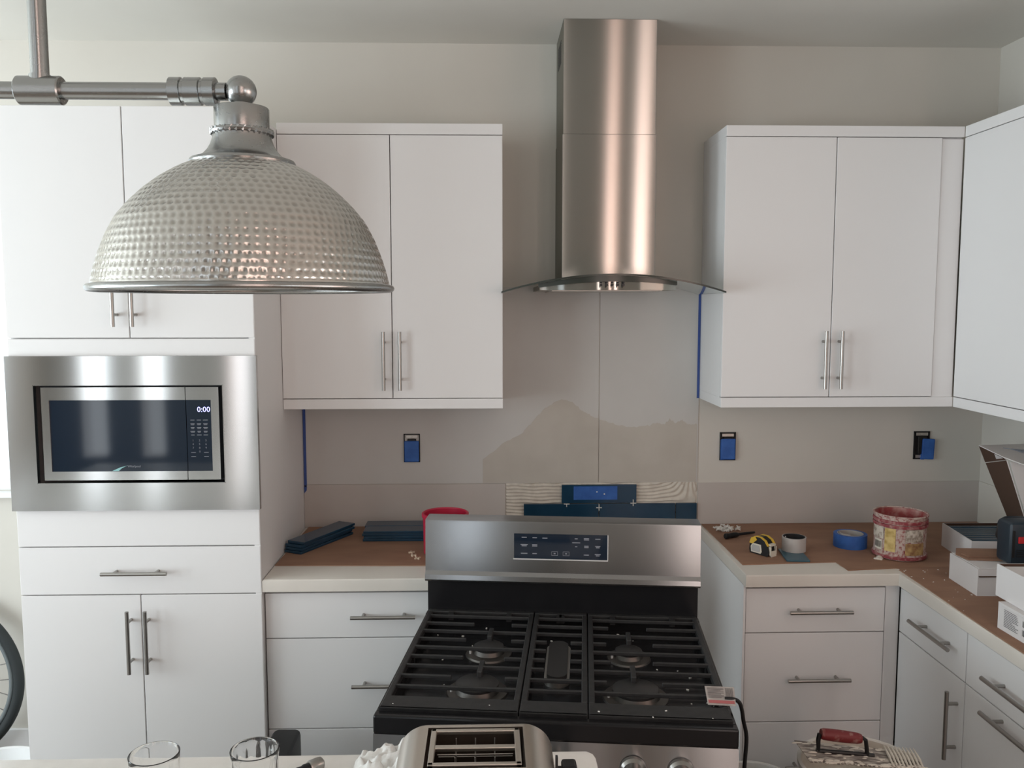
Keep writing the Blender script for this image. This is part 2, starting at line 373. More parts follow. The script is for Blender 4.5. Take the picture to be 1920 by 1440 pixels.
b = MB().box(-.104, .066, -.0168, -.0157, 1.004, 1.057); solo('tape_patch', b, M_tape, 'blue tape patch holding the top navy tile on the wall', 'tape')
tp = bpy.data.objects['tape_patch']
part('thinset_fleck', MB().box(-.016, -.011, -.0178, -.0168, 1.033, 1.037), M_grout, tp)
part('thinset_fleck', MB().box(.013, .018, -.0178, -.0168, 1.024, 1.029), M_grout, tp)
b = MB().box(-1.1430, -1.1330, -.0050, -.0031, 1.06, 1.40); b.prism([(-1.143, 1.06), (-1.133, 1.06), (-1.134, 1.046), (-1.1425, 1.035)], -.0072, -.0054, 'y')
solo('tape_strip', b, M_tapedk, 'long thin blue tape strip down wall beside the tall cabinet', 'tape')
solo('tape_strip', MB().box(.3725, .3815, -.0050, -.0031, 1.398, 1.822), M_tapedk, 'thin blue tape strip down wall beside right wall cabinet', 'tape')

def outlet(xc, zc, label, dx=0, dz=0, rz=0, wide=.056):
    t = thing('outlet_box', label, 'outlet', (xc, 0, zc-.055))
    b = MB()
    for a in ((-.031, -.027, -.055, .055), (.027, .031, -.055, .055), (-.031, .031, .051, .055), (-.031, .031, -.055, -.051)):
        b.box(xc+a[0], xc+a[1], -.006, -.0014, zc+a[2], zc+a[3])
    b.box(xc-.027, xc+.027, -.0022, -.0014, zc-.051, zc+.051)
    part('box_rim', b, M_black, t)
    b = MB().box(xc-.017, xc+.017, -.012, -.0022, zc-.034, zc+.036, .003); part('receptacle', b, M_blackm, t)
    for q in (1, -1):
        ear = part('mounting_ear', MB().box(xc-.023, xc+.023, -.0065, -.0055, zc+q*.044-.006, zc+q*.044+.006, .001), M_alu, t)
        part('screw', MB().lathe([(0, -.009), (.0035, -.0085), (.004, -.0065), (0, -.0065)], (xc, 0, zc+q*.043), 10, 'y'), M_alu, ear)
    xf = Matrix.Translation((xc+dx, 0, zc+dz))@Matrix.Rotation(rz, 4, 'Y')
    b = MB().box(-wide/2, wide/2, -.0165, -.0125, -.048, .033, .0035, xf=xf); b.box(-wide/2, -wide/2+.012, -.0125, -.006, -.05, .028, xf=xf)
    part('tape_cover', b, M_tape, t, 'blue masking tape folded over the receptacle')
outlet(-.728, 1.209, 'taped outlet under left wall cabinet, above stacked tiles', 0, -.004)
outlet(.497, 1.209, 'taped outlet on wall right of range, above tape measure', -.001, -.002)
outlet(1.262, 1.209, 'rightmost taped outlet, its blue tape hanging aside', .022, -.006, .04, .048)

# ------------------------------------------------------------------ cabinets
def handle(parent, c, ax, L, nrm, off=.032, rr=.006, sp=.064):
    c = Vector(c); nv = Vector(nrm); av = Vector({'x': (1, 0, 0), 'y': (0, 1, 0), 'z': (0, 0, 1)}[ax])
    b = MB(); p = c+nv*off
    b.cyl(p-av*L/2, p+av*L/2, rr, 16)
    for q in (-1, 1):
        b.cyl(c+av*q*sp-nv*.001, c+av*q*sp+nv*off, .0048, 12)
    part('handle', b, M_nickel, parent)
BV = .0015
def front(nm, t, x0, x1, z0, z1, yf, hd=None, th=.019):
    p = part(nm, MB().box(x0, x1, yf, yf+th, z0, z1, BV), M_cab, t)
    if hd: handle(p, *hd)
    return p
N = (0, -1, 0)
# tall oven cabinet
tl = thing('tall_cabinet', 'tall white cabinet around the microwave, with doors and one drawer', 'cabinet', (-1.515, -.31, 0))
X0, X1, Y = -1.886, -1.1446, -.645
b = MB(); b.box(X0, X0+.018, Y+.02, -.001, 0, 2.345); b.box(X1-.018, X1, Y+.001, -.001, 0, 2.345); b.box(X0+.018, X1-.018, -.02, -.001, .1, 2.345)
for z in (.1, .845, 1.0, 1.115, 1.60, 1.645, 2.327): b.box(X0+.018, X1-.018, Y+.02, -.02, z, z+.018)
b.box(X0+.018, X1-.018, Y+.07, Y+.085, 0, .1)
part('carcass', b, M_cab, tl)
front('door', tl, X0, -1.5205, 1.6585, 2.344, Y, ((-1.5555, Y, 1.792), 'z', .2, N))
front('door', tl, -1.5175, X1-.001, 1.6585, 2.344, Y, ((-1.4985, Y, 1.792), 'z', .2, N))
front('filler_panel', tl, X0, X1-.001, 1.595, 1.655, Y)
front('filler_panel', tl, X0, X1-.001, 1.0135, 1.135, Y)
front('drawer', tl, X0, X1-.001, .8605, 1.0100, Y, ((-1.525, Y, .934), 'x', .2, N))
front('door', tl, X0, -1.5205, .1, .857, Y, ((-1.5510, Y, .715), 'z', .2, N))
front('door', tl, -1.5175, X1-.001, .1, .857, Y, ((-1.4960, Y, .715), 'z', .2, N))

def wall_cab(nm, label, x0, xs, xd, x1, hz):
    t = thing(nm, label, 'cabinet', ((x0+x1)/2, -.15, 1.397)); Y = -.3085
    b = MB(); b.box(x0, x0+.018, Y+.0195, -.002, 1.432, 2.331); b.box(x1-.018, x1, Y+.0195, -.002, 1.432, 2.331); b.box(x0+.018, x1-.018, -.012, -.002, 1.432, 2.331)
    for z in (1.432, 1.87, 2.313): b.box(x0+.018, x1-.018, Y+.021, -.012, z, z+.018)
    part('carcass', b, M_cab, t)
    front('door', t, x0, xs-.0014, 1.4345, 2.3285, Y, ((xs-.0275, Y, 1.565), 'z', .202, N))
    front('door', t, xs+.0014, xd, 1.4345, 2.3285, Y, ((xs+.0285, Y, 1.565), 'z', .202, N))
    part('top_trim', MB().box(x0, x1, Y, -.002, 2.3310, 2.3675, BV), M_cab, t)
    part('bottom_trim', MB().box(x0, x1, Y, -.002, 1.397, 1.4320, BV), M_cab, t)
    if x1-xd > .02: part('filler_strip', MB().box(xd+.003, x1, Y+.006, Y+.02, 1.432, 2.3255, .001), M_cab, t)
wall_cab('wall_cabinet', 'white two-door wall cabinet left of range hood', -1.143, -.7645, -.3835, -.3825, 0)
wall_cab('wall_cabinet', 'white two-door wall cabinet right of range hood with corner filler', .3825, .7655, 1.131, 1.2088, 0)
# wall cabinet along the right wall
t = thing('wall_cabinet', 'white wall cabinet along the right wall, cut by frame edge', 'cabinet', (1.36, -.9, 1.397)); XF = 1.209
part('carcass', MB().box(XF+.021, XR-.001, -1.7, -.31, 1.432, 2.331), M_cab, t)
for y0, y1 in ((-1.0, -.3105), (-1.69, -1.003)):
    part('door', MB().box(XF, XF+.019, y0, y1, 1.4345, 2.3285, BV), M_cab, t)
part('top_trim', MB().box(XF, XR-.001, -1.7, -.31, 2.331, 2.3675, BV), M_cab, t)
part('bottom_trim', MB().box(XF, XR-.001, -1.7, -.31, 1.397, 1.432, BV), M_cab, t)

def base_cab(label, x0, x1, xd0, xd1, hx):
    t = thing('base_cabinet', label, 'cabinet', ((x0+x1)/2, -.31, 0)); Y = -.62
    b = MB(); b.box(x0, x0+.018, Y+.021, -.006, 0, .86); b.box(x1-.018, x1, Y+.021, -.006, 0, .86); b.box(x0+.018, x1-.018, -.02, -.006, .1, .86)
    for z in (.1, .384, .686, .84): b.box(x0+.018, x1-.018, Y+.021, -.02, z, z+.018)
    b.box(x0+.018, x1-.018, Y+.07, Y+.085, 0, .1)
    part('carcass', b, M_cab, t)
    for z0, z1, hz in ((.7035, .849, .778), (.4035, .7000, .553), (.1, .4000, .26)):
        front('drawer', t, xd0, xd1, z0, z1, Y, ((hx, Y, hz), 'x', .203, N))
    return t
base_cab('white three-drawer base cabinet left of the range', -1.1436, -.3835, -1.141, -.385, -.768)
t = base_cab('white three-drawer base cabinet right of the range', .3835, .895, .392, .8445, .627)
part('corner_filler', MB().box(.8475, .893, -.616, -.601, .1, .86), M_cab, t)
part('end_panel', MB().box(.3830, .3900, -.622, -.006, .0, .8605), M_cab, t)
def base_run(label, y0, y1, drawers, hy, hl, door=None):
    t = thing('base_cabinet', label, 'cabinet', (1.2, (y0+y1)/2, 0)); X = .893; NX = (-1, 0, 0)
    b = MB(); b.box(X+.021, XR-.006, y0, y0+.018, 0, .86); b.box(X+.021, XR-.006, y1-.018, y1, 0, .86); b.box(XR-.02, XR-.006, y0, y1, .1, .86); b.box(X+.021, XR-.02, y0+.018, y1-.018, .1, .118); b.box(X+.021, XR-.02, y0+.018, y1-.018, .84, .858)
    b.box(X+.07, X+.085, y0, y1, 0, .1)
    part('carcass', b, M_cab, t)
    for z0, z1, hz in drawers:
        p = part('drawer', MB().box(X, X+.019, y0+.0015, y1-.0015, z0, z1, BV), M_cab, t); handle(p, (X, hy, hz), 'y', hl, NX, sp=.064 if hl < .25 else .11)
    if door:
        p = part('door', MB().box(X, X+.019, y0+.0015, y1-.0015, .1, .703, BV), M_cab, t); handle(p, (X, door[0], door[1]), 'z', .2, NX, sp=.064)
base_run('white base cabinet on right run, nearest the corner, with drawer and door', -1.0085, -.6225, ((.7065, .849, .784),), -.8565, .227, (-.976, .565))
base_run('white drawer cabinet on right run, nearest the camera, with long handles', -1.70, -1.0095, ((.7065, .849, .777), (.4035, .703, .682), (.1, .4, .37)), -1.2955, .32)

# worktops and boards on them
def beveled_prism(poly, z0, z1, bev):
    bm = bmesh.new(); vv = [bm.verts.new((a, c, z1)) for a, c in poly]; fc = bm.faces.new(vv)
    ex = bmesh.ops.extrude_face_region(bm, geom=[fc]); 
    for q in ex['geom']:
        if isinstance(q, bmesh.types.BMVert): q.co.z = z0
    bmesh.ops.recalc_face_normals(bm, faces=bm.faces[:])
    ed = [e for e in bm.edges if all(abs(q.co.z-z1) < 1e-6 for q in e.verts) and len(e.link_faces) == 2]
    bmesh.ops.bevel(bm, geom=ed, offset=bev, segments=3, affect='EDGES', profile=.5)
    bm.verts.index_update(); mb = MB().add([q.co.copy() for q in bm.verts], [[q.index for q in p.verts] for p in bm.faces]); bm.free(); return mb
solo('countertop', beveled_prism([(-1.1436, -.006), (-.384, -.006), (-.384, -.643), (-1.1436, -.643)], .8615, .9009, .006), M_counter, 'short cream countertop left of the range', 'countertop')
solo('countertop', beveled_prism([(.3835, -.006), (1.497, -.006), (1.497, -2.4), (.876, -2.4), (.876, -.643), (.3835, -.643)], .8615, .9009, .006), M_counter, 'L-shaped cream countertop right of the range, turning along wall', 'countertop')
def sheet(poly, z0, z1, label):
    P = []
    for i in range(len(poly)):
        a, c2 = poly[i], poly[(i+1) % len(poly)]
        for k in range(5):
            tt = k/5; P.append((a[0]+(c2[0]-a[0])*tt+(random.uniform(-.0012, .0012) if k else 0), a[1]+(c2[1]-a[1])*tt+(random.uniform(-.0012, .0012) if k else 0)))
    return solo('cardboard_sheet', MB().prism(P, z0, z1), M_card, label, 'cardboard')
sheet([(-1.138, -.500), (-.400, -.523), (-.400, -.012), (-1.128, -.012)], .9011, .9042, 'brown cardboard sheet on left countertop under tile stacks')
sheet([(.398, -.012), (.403, -.538), (.722, -.518), (.725, -.610), (.905, -.588), (1.485, -.583), (1.49, -.012)], .9011, .9042, 'brown cardboard sheet on right countertop under tape rolls and pail')
sh = sheet([(.893, -.590), (1.485, -.586), (1.485, -2.3), (.8785, -2.3), (.8785, -1.2)], .9011, .9042, 'brown cardboard sheet along right run under the white boxes')
b = MB()
for k in range(26):
    px, py = (random.uniform(.9, 1.1), random.uniform(-.9, -.6)) if k < 18 else (random.uniform(.885, .95), random.uniform(-1.0, -.6))
    s = random.uniform(.0008, .003); xf = Matrix.Translation((px, py, .9042+s*.2))@Matrix.Rotation(random.random()*6, 4, 'Z')
    b.box(-s, s, -s*.5, s*.5, -s*.2, s*.25, xf=xf)
part('plaster_crumbs', b, M_grout, sh, kind='stuff')

# kitchen island in the foreground
t = thing('kitchen_island', 'white island in the foreground with pale quartz top', 'island', (-1.4, -2.2, 0))
part('island_body', MB().box(-2.5, -.29, -2.63, -1.76, 0, .8695, .002), M_cab, t)
b = beveled_prism([(-2.55, -2.68), (-.232, -2.68), (-.2345, -1.735), (-.238, -1.72), (-.2495, -1.709), (-2.55, -1.706)], .870, .905, .003)
part('island_top', b, M_quartz, t)

# ------------------------------------------------------------------ built-in microwave
t = thing('microwave', 'built-in stainless microwave in the tall cabinet', 'microwave', (-1.52, -.5, 1.125)); Y = -.645
XA, XB, ZA, ZB = -1.889, -1.138, 1.130, 1.604; ox0, ox1, oz0, oz1 = -1.808, -1.240, 1.2145, 1.5165
b = MB()
for a in ((XA, ox0, ZA, ZB), (ox1, XB, ZA, ZB), (ox0, ox1, ZA, oz0), (ox0, ox1, oz1, ZB)): b.box(a[0], a[1], Y-.018, Y-.001, a[2], a[3])
part('trim_frame', b, M_steelm, t)
b = MB(); e = .0016
for a in ((ox0, ox0+e, oz0, oz1), (ox1-e, ox1, oz0, oz1), (ox0, ox1, oz0, oz0+e), (ox0, ox1, oz1-e, oz1)): b.box(a[0], a[1], Y-.0195, Y-.0185, a[2], a[3])
part('opening_bead', b, M_steelm, t)
part('housing', MB().box(ox0+.002, ox1-.002, Y+.021, -.25, oz0+.002, oz1-.002), M_dark, t)
fx0, fx1, fz0, fz1, xs = -1.7885, -1.2555, 1.2235, 1.5085, -1.3555; YD = Y-.012
gx0, gx1, gz0, gz1 = -1.7655, -1.2795, 1.2505, 1.4695
door = MB(); 
for a in ((fx0, gx0, fz0, fz1), (gx0, xs-.001, fz0, gz0), (gx0, xs-.001, gz1, fz1)): door.box(a[0], a[1], YD, Y+.02, a[2], a[3])
door = part('door', door, M_steelm, t)
win = part('door_window', MB().box(gx0, xs-.001, YD+.002, Y+.02, gz0, gz1), M_bglass, door)
b = MB()
for a in ((gx1, fx1, fz0, fz1), (xs+.001, gx1, fz0, gz0), (xs+.001, gx1, gz1, fz1)): b.box(a[0], a[1], YD, Y+.02, a[2], a[3])
cp = part('control_panel', b, M_steelm, t)
part('control_glass', MB().box(xs+.001, gx1, YD+.002, Y+.02, gz0, gz1), M_bglass, cp)
part('clock_display', text_mb('0:00', .0235, front_xf(-1.302, YD+.0012, 1.4395)@Matrix.Scale(1.0, 4)), M_led, cp, 'pale violet clock digits reading 0:00')
b = MB(); random.seed(11)
for j in range(5):
    for i in range(3):
        x = -1.337+i*.0195; z = 1.4075-j*.0115; wd = random.uniform(.005, .0075)
        b.box(x-wd, x+wd, YD+.0012, YD+.0018, z-.0008, z+.0008)
        if j in (1, 2, 3): b.box(x-wd*.8, x+wd*.8, YD+.0012, YD+.0018, z-.004, z-.0026)
for j, row in enumerate(('123', '456', '789', ' 0 ')):
    for i, ch in enumerate(row):
        if ch != ' ': text_mb(ch, .0085, front_xf(-1.337+i*.0195, YD+.0012, 1.3445-j*.0115), into=b)
for i in (0, 2):
    for j in (0, 1): b.box(-1.344+i*.0195, -1.330+i*.0195, YD+.0012, YD+.0018, 1.3075-j*.013-.0008, 1.3075-j*.013+.0008)
part('keypad_print', b, M_print, cp, kind='stuff')
b = text_mb('Whirlpool', .0095, front_xf(-1.518, YD+.0012, 1.2655))
part('brand_lettering', b, M_print, door)
b = MB(); pts = [(-1.585, 1.2515), (-1.560, 1.2625), (-1.536, 1.2685), (-1.545, 1.2655), (-1.556, 1.2595), (-1.565, 1.2515)]
b.prism(pts, YD+.0012, YD+.0018, 'y'); part('teal_reflection', b, mat('reflection_teal', (.25, .5, .5), .5), door)  # teal reflection on the door glass, painted as a flat shape

# ------------------------------------------------------------------ range hood
t = thing('range_hood', 'stainless chimney range hood with curved glass canopy', 'range hood', (-.016, -.25, 1.80))
b = MB(); b.box(-.178, .1455, -.293, -.0015, 1.83, 2.338, .0015); part('chimney_lower', b, M_steel, t)
b = MB(); b.box(-.1755, .1430, -.290, -.0015, 2.338, ZC-.0005, .0015); cu = part('chimney_upper', b, M_steel, t)
b = MB()
for k in range(9): b.box(-.1762, -.1752, -.20, -.08, 2.60+k*.009, 2.604+k*.009)
part('vent_slots', b, M_dark, cu)
# curved glass: an arc across x, front edge bowed in plan
n, mrow = 48, 14; vs = []; fs = []
gx0, gx1 = -.389, .362
def gz(x):
    q = (x-(gx0+gx1)/2)/((gx1-gx0)/2); return 1.802+.057*(1-q*q)
def gy(x):
    q = (x-(gx0+gx1)/2)/((gx1-gx0)/2); return -.465+.045*q*q
for sgn, dz in ((0, 0), (1, -.006)):
    for j in range(mrow+1):
        for i in range(n+1):
            x = gx0+(gx1-gx0)*i/n; vs.append((x, -.03+(gy(x)+.03)*j/mrow, gz(x)+dz))
K = (n+1)*(mrow+1)
for j in range(mrow):
    for i in range(n):
        a = j*(n+1)+i; fs.append((a, a+1, a+n+2, a+n+1)); fs.append((K+a, K+a+n+1, K+a+n+2, K+a+1))
B = MB().add(vs, fs)
rim = []
for i in range(n): rim.append((mrow*(n+1)+i, mrow*(n+1)+i+1, K+mrow*(n+1)+i+1, K+mrow*(n+1)+i)); rim.append((i, i+1, K+i+1, K+i))
for j in range(mrow): rim.append((j*(n+1), (j+1)*(n+1), K+(j+1)*(n+1), K+j*(n+1))); rim.append((j*(n+1)+n, (j+1)*(n+1)+n, K+(j+1)*(n+1)+n, K+j*(n+1)+n))
k0 = len(B.f); B.f += rim; B.mi += [1]*len(rim)
part('glass_canopy', B, [M_hglass, M_edge], t)
# motor body under the glass
bx0, bx1 = -.262, .193; vs = []; fs = []; n = 24
for i in range(n+1):
    x = bx0+(bx1-bx0)*i/n; q = (x-(bx0+bx1)/2)/((bx1-bx0)/2)
    yf = -.445+.03*q*q; zt = gz(x)-.008
    vs += [(x, yf, 1.806), (x, yf, zt-.004), (x, -.02, zt-.004), (x, -.02, 1.806)]
for i in range(n):
    a = i*4
    for k in range(4): fs.append((a+k, a+(k+1) % 4, a+4+(k+1) % 4, a+4+k))
fs += [(0, 1, 2, 3), (4*n+3, 4*n+2, 4*n+1, 4*n)]
hb = part('motor_body', MB().add(vs, fs), M_steel, t)
vs = []; fs = []
for i in range(n+1):
    x = bx0-.004+(bx1-bx0+.008)*i/n; q = (x-(bx0+bx1)/2)/((bx1-bx0)/2); yf = -.4485+.03*q*q; zt = gz(x)-.0065
    zl = max(zt-.016*(1-q*q*.35)-.003, 1.809)
    vs += [(x, yf, zl), (x, yf, zt), (x, yf+.012, zt), (x, yf+.012, zl)]
for i in range(n):
    a = i*4
    for k in range(4): fs.append((a+k, a+(k+1) % 4, a+4+(k+1) % 4, a+4+k))
fs += [(0, 1, 2, 3), (4*n+3, 4*n+2, 4*n+1, 4*n)]
part('dark_gasket', MB().add(vs, fs), M_edge, t)
for k in range(5):
    x = -.0625+k*.0185
    p = part('button', MB().lathe([(0, -.4545), (.0042, -.4545), (.0048, -.4525), (.0048, -.443)], (x, 0, 1.8225), 14, 'y'), M_blackm, hb)
    bq = MB().box(x-.0045, x+.0045, -.4462, -.4452, 1.8285, 1.8325); bq.box(x-.0045, x-.002, -.4462, -.4452, 1.8135, 1.833)
    part('button_mark', bq, M_dark, hb)
part('filter_panel', MB().box(-.22, .15, -.40, -.05, 1.803, 1.806), M_alu, t)

# ------------------------------------------------------------------ gas range, pulled out and turned a little
R = thing('gas_range', 'black and stainless gas range pulled out from the wall', 'range', (-.3045, -1.5832, 0), -.1132)
hw = .378
def rp(n, mb, m, parent=None, **k): return part(n, mb, m, parent or R, local=True, **k)
rp('body', MB().box(-hw+.003, hw-.003, .025, .655, .03, .852), M_enamel)
for x in (-.33, .33):
    for y in (.08, .6): rp('foot', MB().lathe([(0, 0), (.02, 0), (.02, .006), (.01, .008), (.01, .031)], (x, y, 0), 14), M_black)
od = rp('oven_door', MB().box(-hw+.002, hw-.002, -.02, .025, .2, .738, .004), M_steelh)
rp('door_glass', MB().box(-.25, .25, -.0215, -.02, .33, .62), M_bglass, od)
b = MB().cyl((-.33, -.065, .70), (.33, -.065, .70), .011); b.cyl((-.31, -.065, .70), (-.31, -.02, .70), .008); b.cyl((.31, -.065, .70), (.31, -.02, .70), .008)
rp('door_handle', b, M_nickel, od)
rp('drawer_front', MB().box(-hw+.002, hw-.002, -.015, .025, .05, .195, .004), M_steelh)
cpan = rp('front_panel', MB().add([(-hw, -.012, .745), (hw, -.012, .745), (hw, .002, .857), (-hw, .002, .857), (-hw, .03, .745), (hw, .03, .745), (hw, .03, .857), (-hw, .03, .857)],
        [(0, 1, 2, 3), (4, 7, 6, 5), (0, 4, 5, 1), (3, 2, 6, 7), (0, 3, 7, 4), (1, 5, 6, 2)]), M_steelh)
for uu in (-.262, -.165, 0, .165, .262):
    k = MB().lathe([(0, -.05), (.017, -.05), (.021, -.046), (.0225, -.02), (.027, -.012), (.028, -.004)], (uu, 0, .808), 28, 'y')
    k.box(uu-.0045, uu+.0045, -.056, -.045, .789, .829, .002)
    rp('knob', k, M_nickel)
# black enamel top: rim around a sunken tray
b = MB(); b.box(-hw, hw, .0, .026, .8575, .898, .004); b.box(-hw, -hw+.02, .026, .60, .8575, .896, .003); b.box(hw-.02, hw, .026, .60, .8575, .896, .003); b.box(-hw, hw, .60, .63, .8575, .898, .003)
b.box(-hw+.02, hw-.02, .026, .60, .857, .868)
rp('cooktop', b, M_enamel)
# grates
bars = [.577, .522, .468, .414, .360, .304, .249, .192, .137]
def bar(b, x0, x1, v, z0=.8960, z1=.9055, h=.0036): b.box(x0, x1, v-h, v+h, z0, z1, .0015, seg=1)
def frame(b, x0, x1):
    b.box(x0, x1, .024, .082, .8955, .9055, .002, seg=1); b.box(x0, x1, .024, .030, .880, .9055)
    b.box(x0, x1, .603, .622, .888, .9055, .002, seg=1)
    b.box(x0, x0+.013, .082, .603, .887, .9055, .002, seg=1); b.box(x1-.013, x1, .082, .603, .887, .9055, .002, seg=1)
    for x in (x0+.002, x1-.014):
        for v in (.05, .33, .606): b.box(x, x+.012, v, v+.012, .868, .89)
    for x in (x0+.06, x1-.075): b.box(x, x+.014, .582, .603, .888, .9055)
for sgn in (-1, 1):
    b = MB(); x0, x1 = (-.370, -.0745) if sgn < 0 else (.0745, .370); frame(b, x0, x1); xm = -.179 if sgn < 0 else .178
    for i, v in enumerate(bars):
        if i in (1, 3, 5): g = .05 if i != 3 else .058
        elif i == 7: g = .062
        else: g = 0
        if g: bar(b, x0+.01, xm-g, v); bar(b, xm+g, x1-.01, v)
        else: bar(b, x0+.01, x1-.01, v)
    for v0, v1 in ((.432, .49), (.215, .282)): b.box(xm-.006, xm+.006, v0, v1, .8895, .9060, .0015, seg=1)
    rp('grate', b, M_iron)
b = MB(); frame(b, -.0715, .0715)
for i, v in enumerate(bars):
    if 3 <= i <= 6: bar(b, -.062, -.030, v); bar(b, .030, .062, v)
    else: bar(b, -.062, .062, v)
rp('grate', b, M_iron)
for (uu, vv, rr) in ((-.181, .190, .050), (-.178, .408, .038), (.181, .190, .053), (.176, .409, .034)):
    bu = rp('burner', MB().lathe([(rr+.022, .868), (rr+.020, .872), (rr+.002, .874), (rr-.002, .884), (0, .884)], (uu, vv, 0), 40), M_burn)
    rp('burner_cap', MB().lathe([(rr-.006, .8842), (rr, .8855), (rr, .8905), (rr-.003, .8925), (0, .893)], (uu, vv, 0), 40), M_cap, bu)
    rp('igniter', MB().cyl((uu-rr-.008, vv-.012, .868), (uu-rr-.008, vv-.012, .886), .003, 8), M_wht, bu)
def stadium(rr, ln, vc, n=14):
    P = [(rr*math.cos(a), vc+ln+rr*math.sin(a)) for a in [PI*i/n for i in range(n+1)]]
    return P+[(rr*math.cos(a), vc-ln+rr*math.sin(a)) for a in [PI+PI*i/n for i in range(n+1)]]
bu = rp('burner', MB().prism(stadium(.030, .085, .34), .868, .882), M_alu)
rp('burner_cap', MB().prism(stadium(.024, .085, .34), .8822, .8925), M_cap, bu)
b = MB(); random.seed(3)
for k in range(46):
    px, py = random.uniform(-.36, .36), random.uniform(.005, .6); z = .868 if py > .03 else .898
    if .024 < py < .082: z = .9055
    s = random.choice((.0012, .0016, .002, .003)); xf = Matrix.Translation((px, py, z+s*.4))@Matrix.Rotation(random.random()*6, 4, 'Z')
    b.box(-s, s, -s*.6, s*.6, -s*.4, s*.4, xf=xf)
rp('thinset_crumbs', b, M_grout, kind='stuff')
# backguard
rp('backguard_riser', MB().box(-hw+.004, hw-.004, .622, .655, .80, .995), M_enamel)
b = MB().prism([(.614, 1.157), (.609, 1.020), (.600, 1.010), (.598, .997), (.602, .9915), (.665, .9915), (.685, 1.02), (.685, 1.150), (.678, 1.163), (.621, 1.1625), (.6155, 1.161)], -hw, hw, 'x')
bgd = rp('backguard', b, M_steelh, ang=20)
xfb = lambda uu, z: Matrix.Translation((uu, .6114-.0015+(z-1.09)*.0365, z))
b = MB().add([(-.130, .6127-.0022+.0, 1.129), (.126, .6127-.0022, 1.129), (.126, .6102-.0022, 1.0605), (-.130, .6102-.0022, 1.0605), (-.130, .618, 1.129), (.126, .618, 1.129), (.126, .618, 1.0605), (-.130, .618, 1.0605)],
     [(0, 1, 2, 3), (4, 7, 6, 5), (0, 4, 5, 1), (3, 2, 6, 7), (0, 3, 7, 4), (1, 5, 6, 2)])
dp = rp('display_panel', b, M_bglass, bgd)
b = MB().box(-.132, .128, .607, .612, 1.0570, 1.0600); b.box(.1265, .1285, .607, .6135, 1.0575, 1.129)
rp('display_bezel', b, mat('bright_bezel', (.85, .85, .84), .4, .6), bgd)
b = MB()
def mark(x, z, wd, ht=.0012): b.box(x-wd, x+wd, .6074+(z-1.0605)*.0365, .6079+(z-1.0605)*.0365, z-ht, z+ht)
for x, z, wd in ((-.102, 1.119, .007), (-.073, 1.1185, .006), (-.045, 1.118, .007), (-.102, 1.099, .010), (-.102, 1.0955, .007), (-.073, 1.099, .007), (-.073, 1.0955, .007), (-.102, 1.0745, .009), (-.073, 1.0745, .006),
                 (.041, 1.118, .004), (.041, 1.107, .011), (.041, 1.096, .003), (.069, 1.119, .007), (.069, 1.1155, .007), (.100, 1.118, .007), (.069, 1.098, .006), (.069, 1.0945, .006), (.100, 1.098, .007), (.100, 1.0945, .005), (.069, 1.0735, .007), (.100, 1.0755, .008), (.100, 1.072, .005)):
    mark(x, z, wd)
for x in (-.018, .0135):
    mark(x, 1.0810, .0085, .0004); mark(x, 1.0705, .0085, .0004); mark(x-.0083, 1.0757, .0004, .0055); mark(x+.0083, 1.0757, .0004, .0055); mark(x, 1.0757, .0025, .0015)
rp('panel_print', b, M_print, dp, kind='stuff')

# power cord with its paper tag lying over the right edge of the range
t = thing('electric_cable', 'black cord with paper warning tag over right edge of range', 'cord', (.14, -1.45, 0))
pts = [(.070, -1.520, .914), (.088, -1.522, .9135), (.104, -1.512, .902), (.118, -1.488, .872), (.130, -1.462, .835), (.141, -1.452, .79), (.139, -1.449, .72), (.137, -1.447, .6), (.142, -1.445, .35), (.145, -1.44, .05), (.16, -1.42, .008), (.22, -1.33, .006), (.24, -1.15, .006)]
def smooth_pts(P, n=6):
    P = [Vector(p) for p in P]; out = []
    for i in range(len(P)-1):
        a, b_, c_, d = P[max(i-1, 0)], P[i], P[i+1], P[min(i+2, len(P)-1)]
        for k in range(n):
            q = k/n; out.append(.5*((2*b_)+(c_-a)*q+(2*a-5*b_+4*c_-d)*q*q+(3*b_-a-3*c_+d)*q**3))
    return out+[P[-1]]
part('cable', MB().tube(smooth_pts(pts), .0045, 10), M_black, t)
q = [(.030, -1.535, .9085), (.088, -1.5435, .9085), (.0985, -1.490, .925), (.036, -1.482, .925)]
tg = part('warning_tag', MB().slab(q, .001), M_tag, t)
b = MB(); Q = [Vector(p)+Vector((0, -.0004, .0016)) for p in q]
def onq(s_, t_): return (Q[0]*(1-s_)+Q[1]*s_)*(1-t_)+(Q[3]*(1-s_)+Q[2]*s_)*t_
for i in range(9): b.add([onq(.06, .36+i*.065), onq(.62 if i % 3 else .52, .36+i*.065), onq(.62 if i % 3 else .52, .385+i*.065), onq(.06, .385+i*.065)], [(0, 1, 2, 3)])
for i in range(8): b.add([onq(.68+i*.034, .45), onq(.694+i*.034, .45), onq(.694+i*.034, .92), onq(.68+i*.034, .92)], [(0, 1, 2, 3)])
b.add([onq(.04, .08), onq(.96, .08), onq(.96, .24), onq(.04, .24)], [(0, 1, 2, 3)], 1)
part('tag_print', b, [mat('dark_print', (.12, .1, .1), .6), mat('red_band', (.42, .12, .12), .6)], tg)

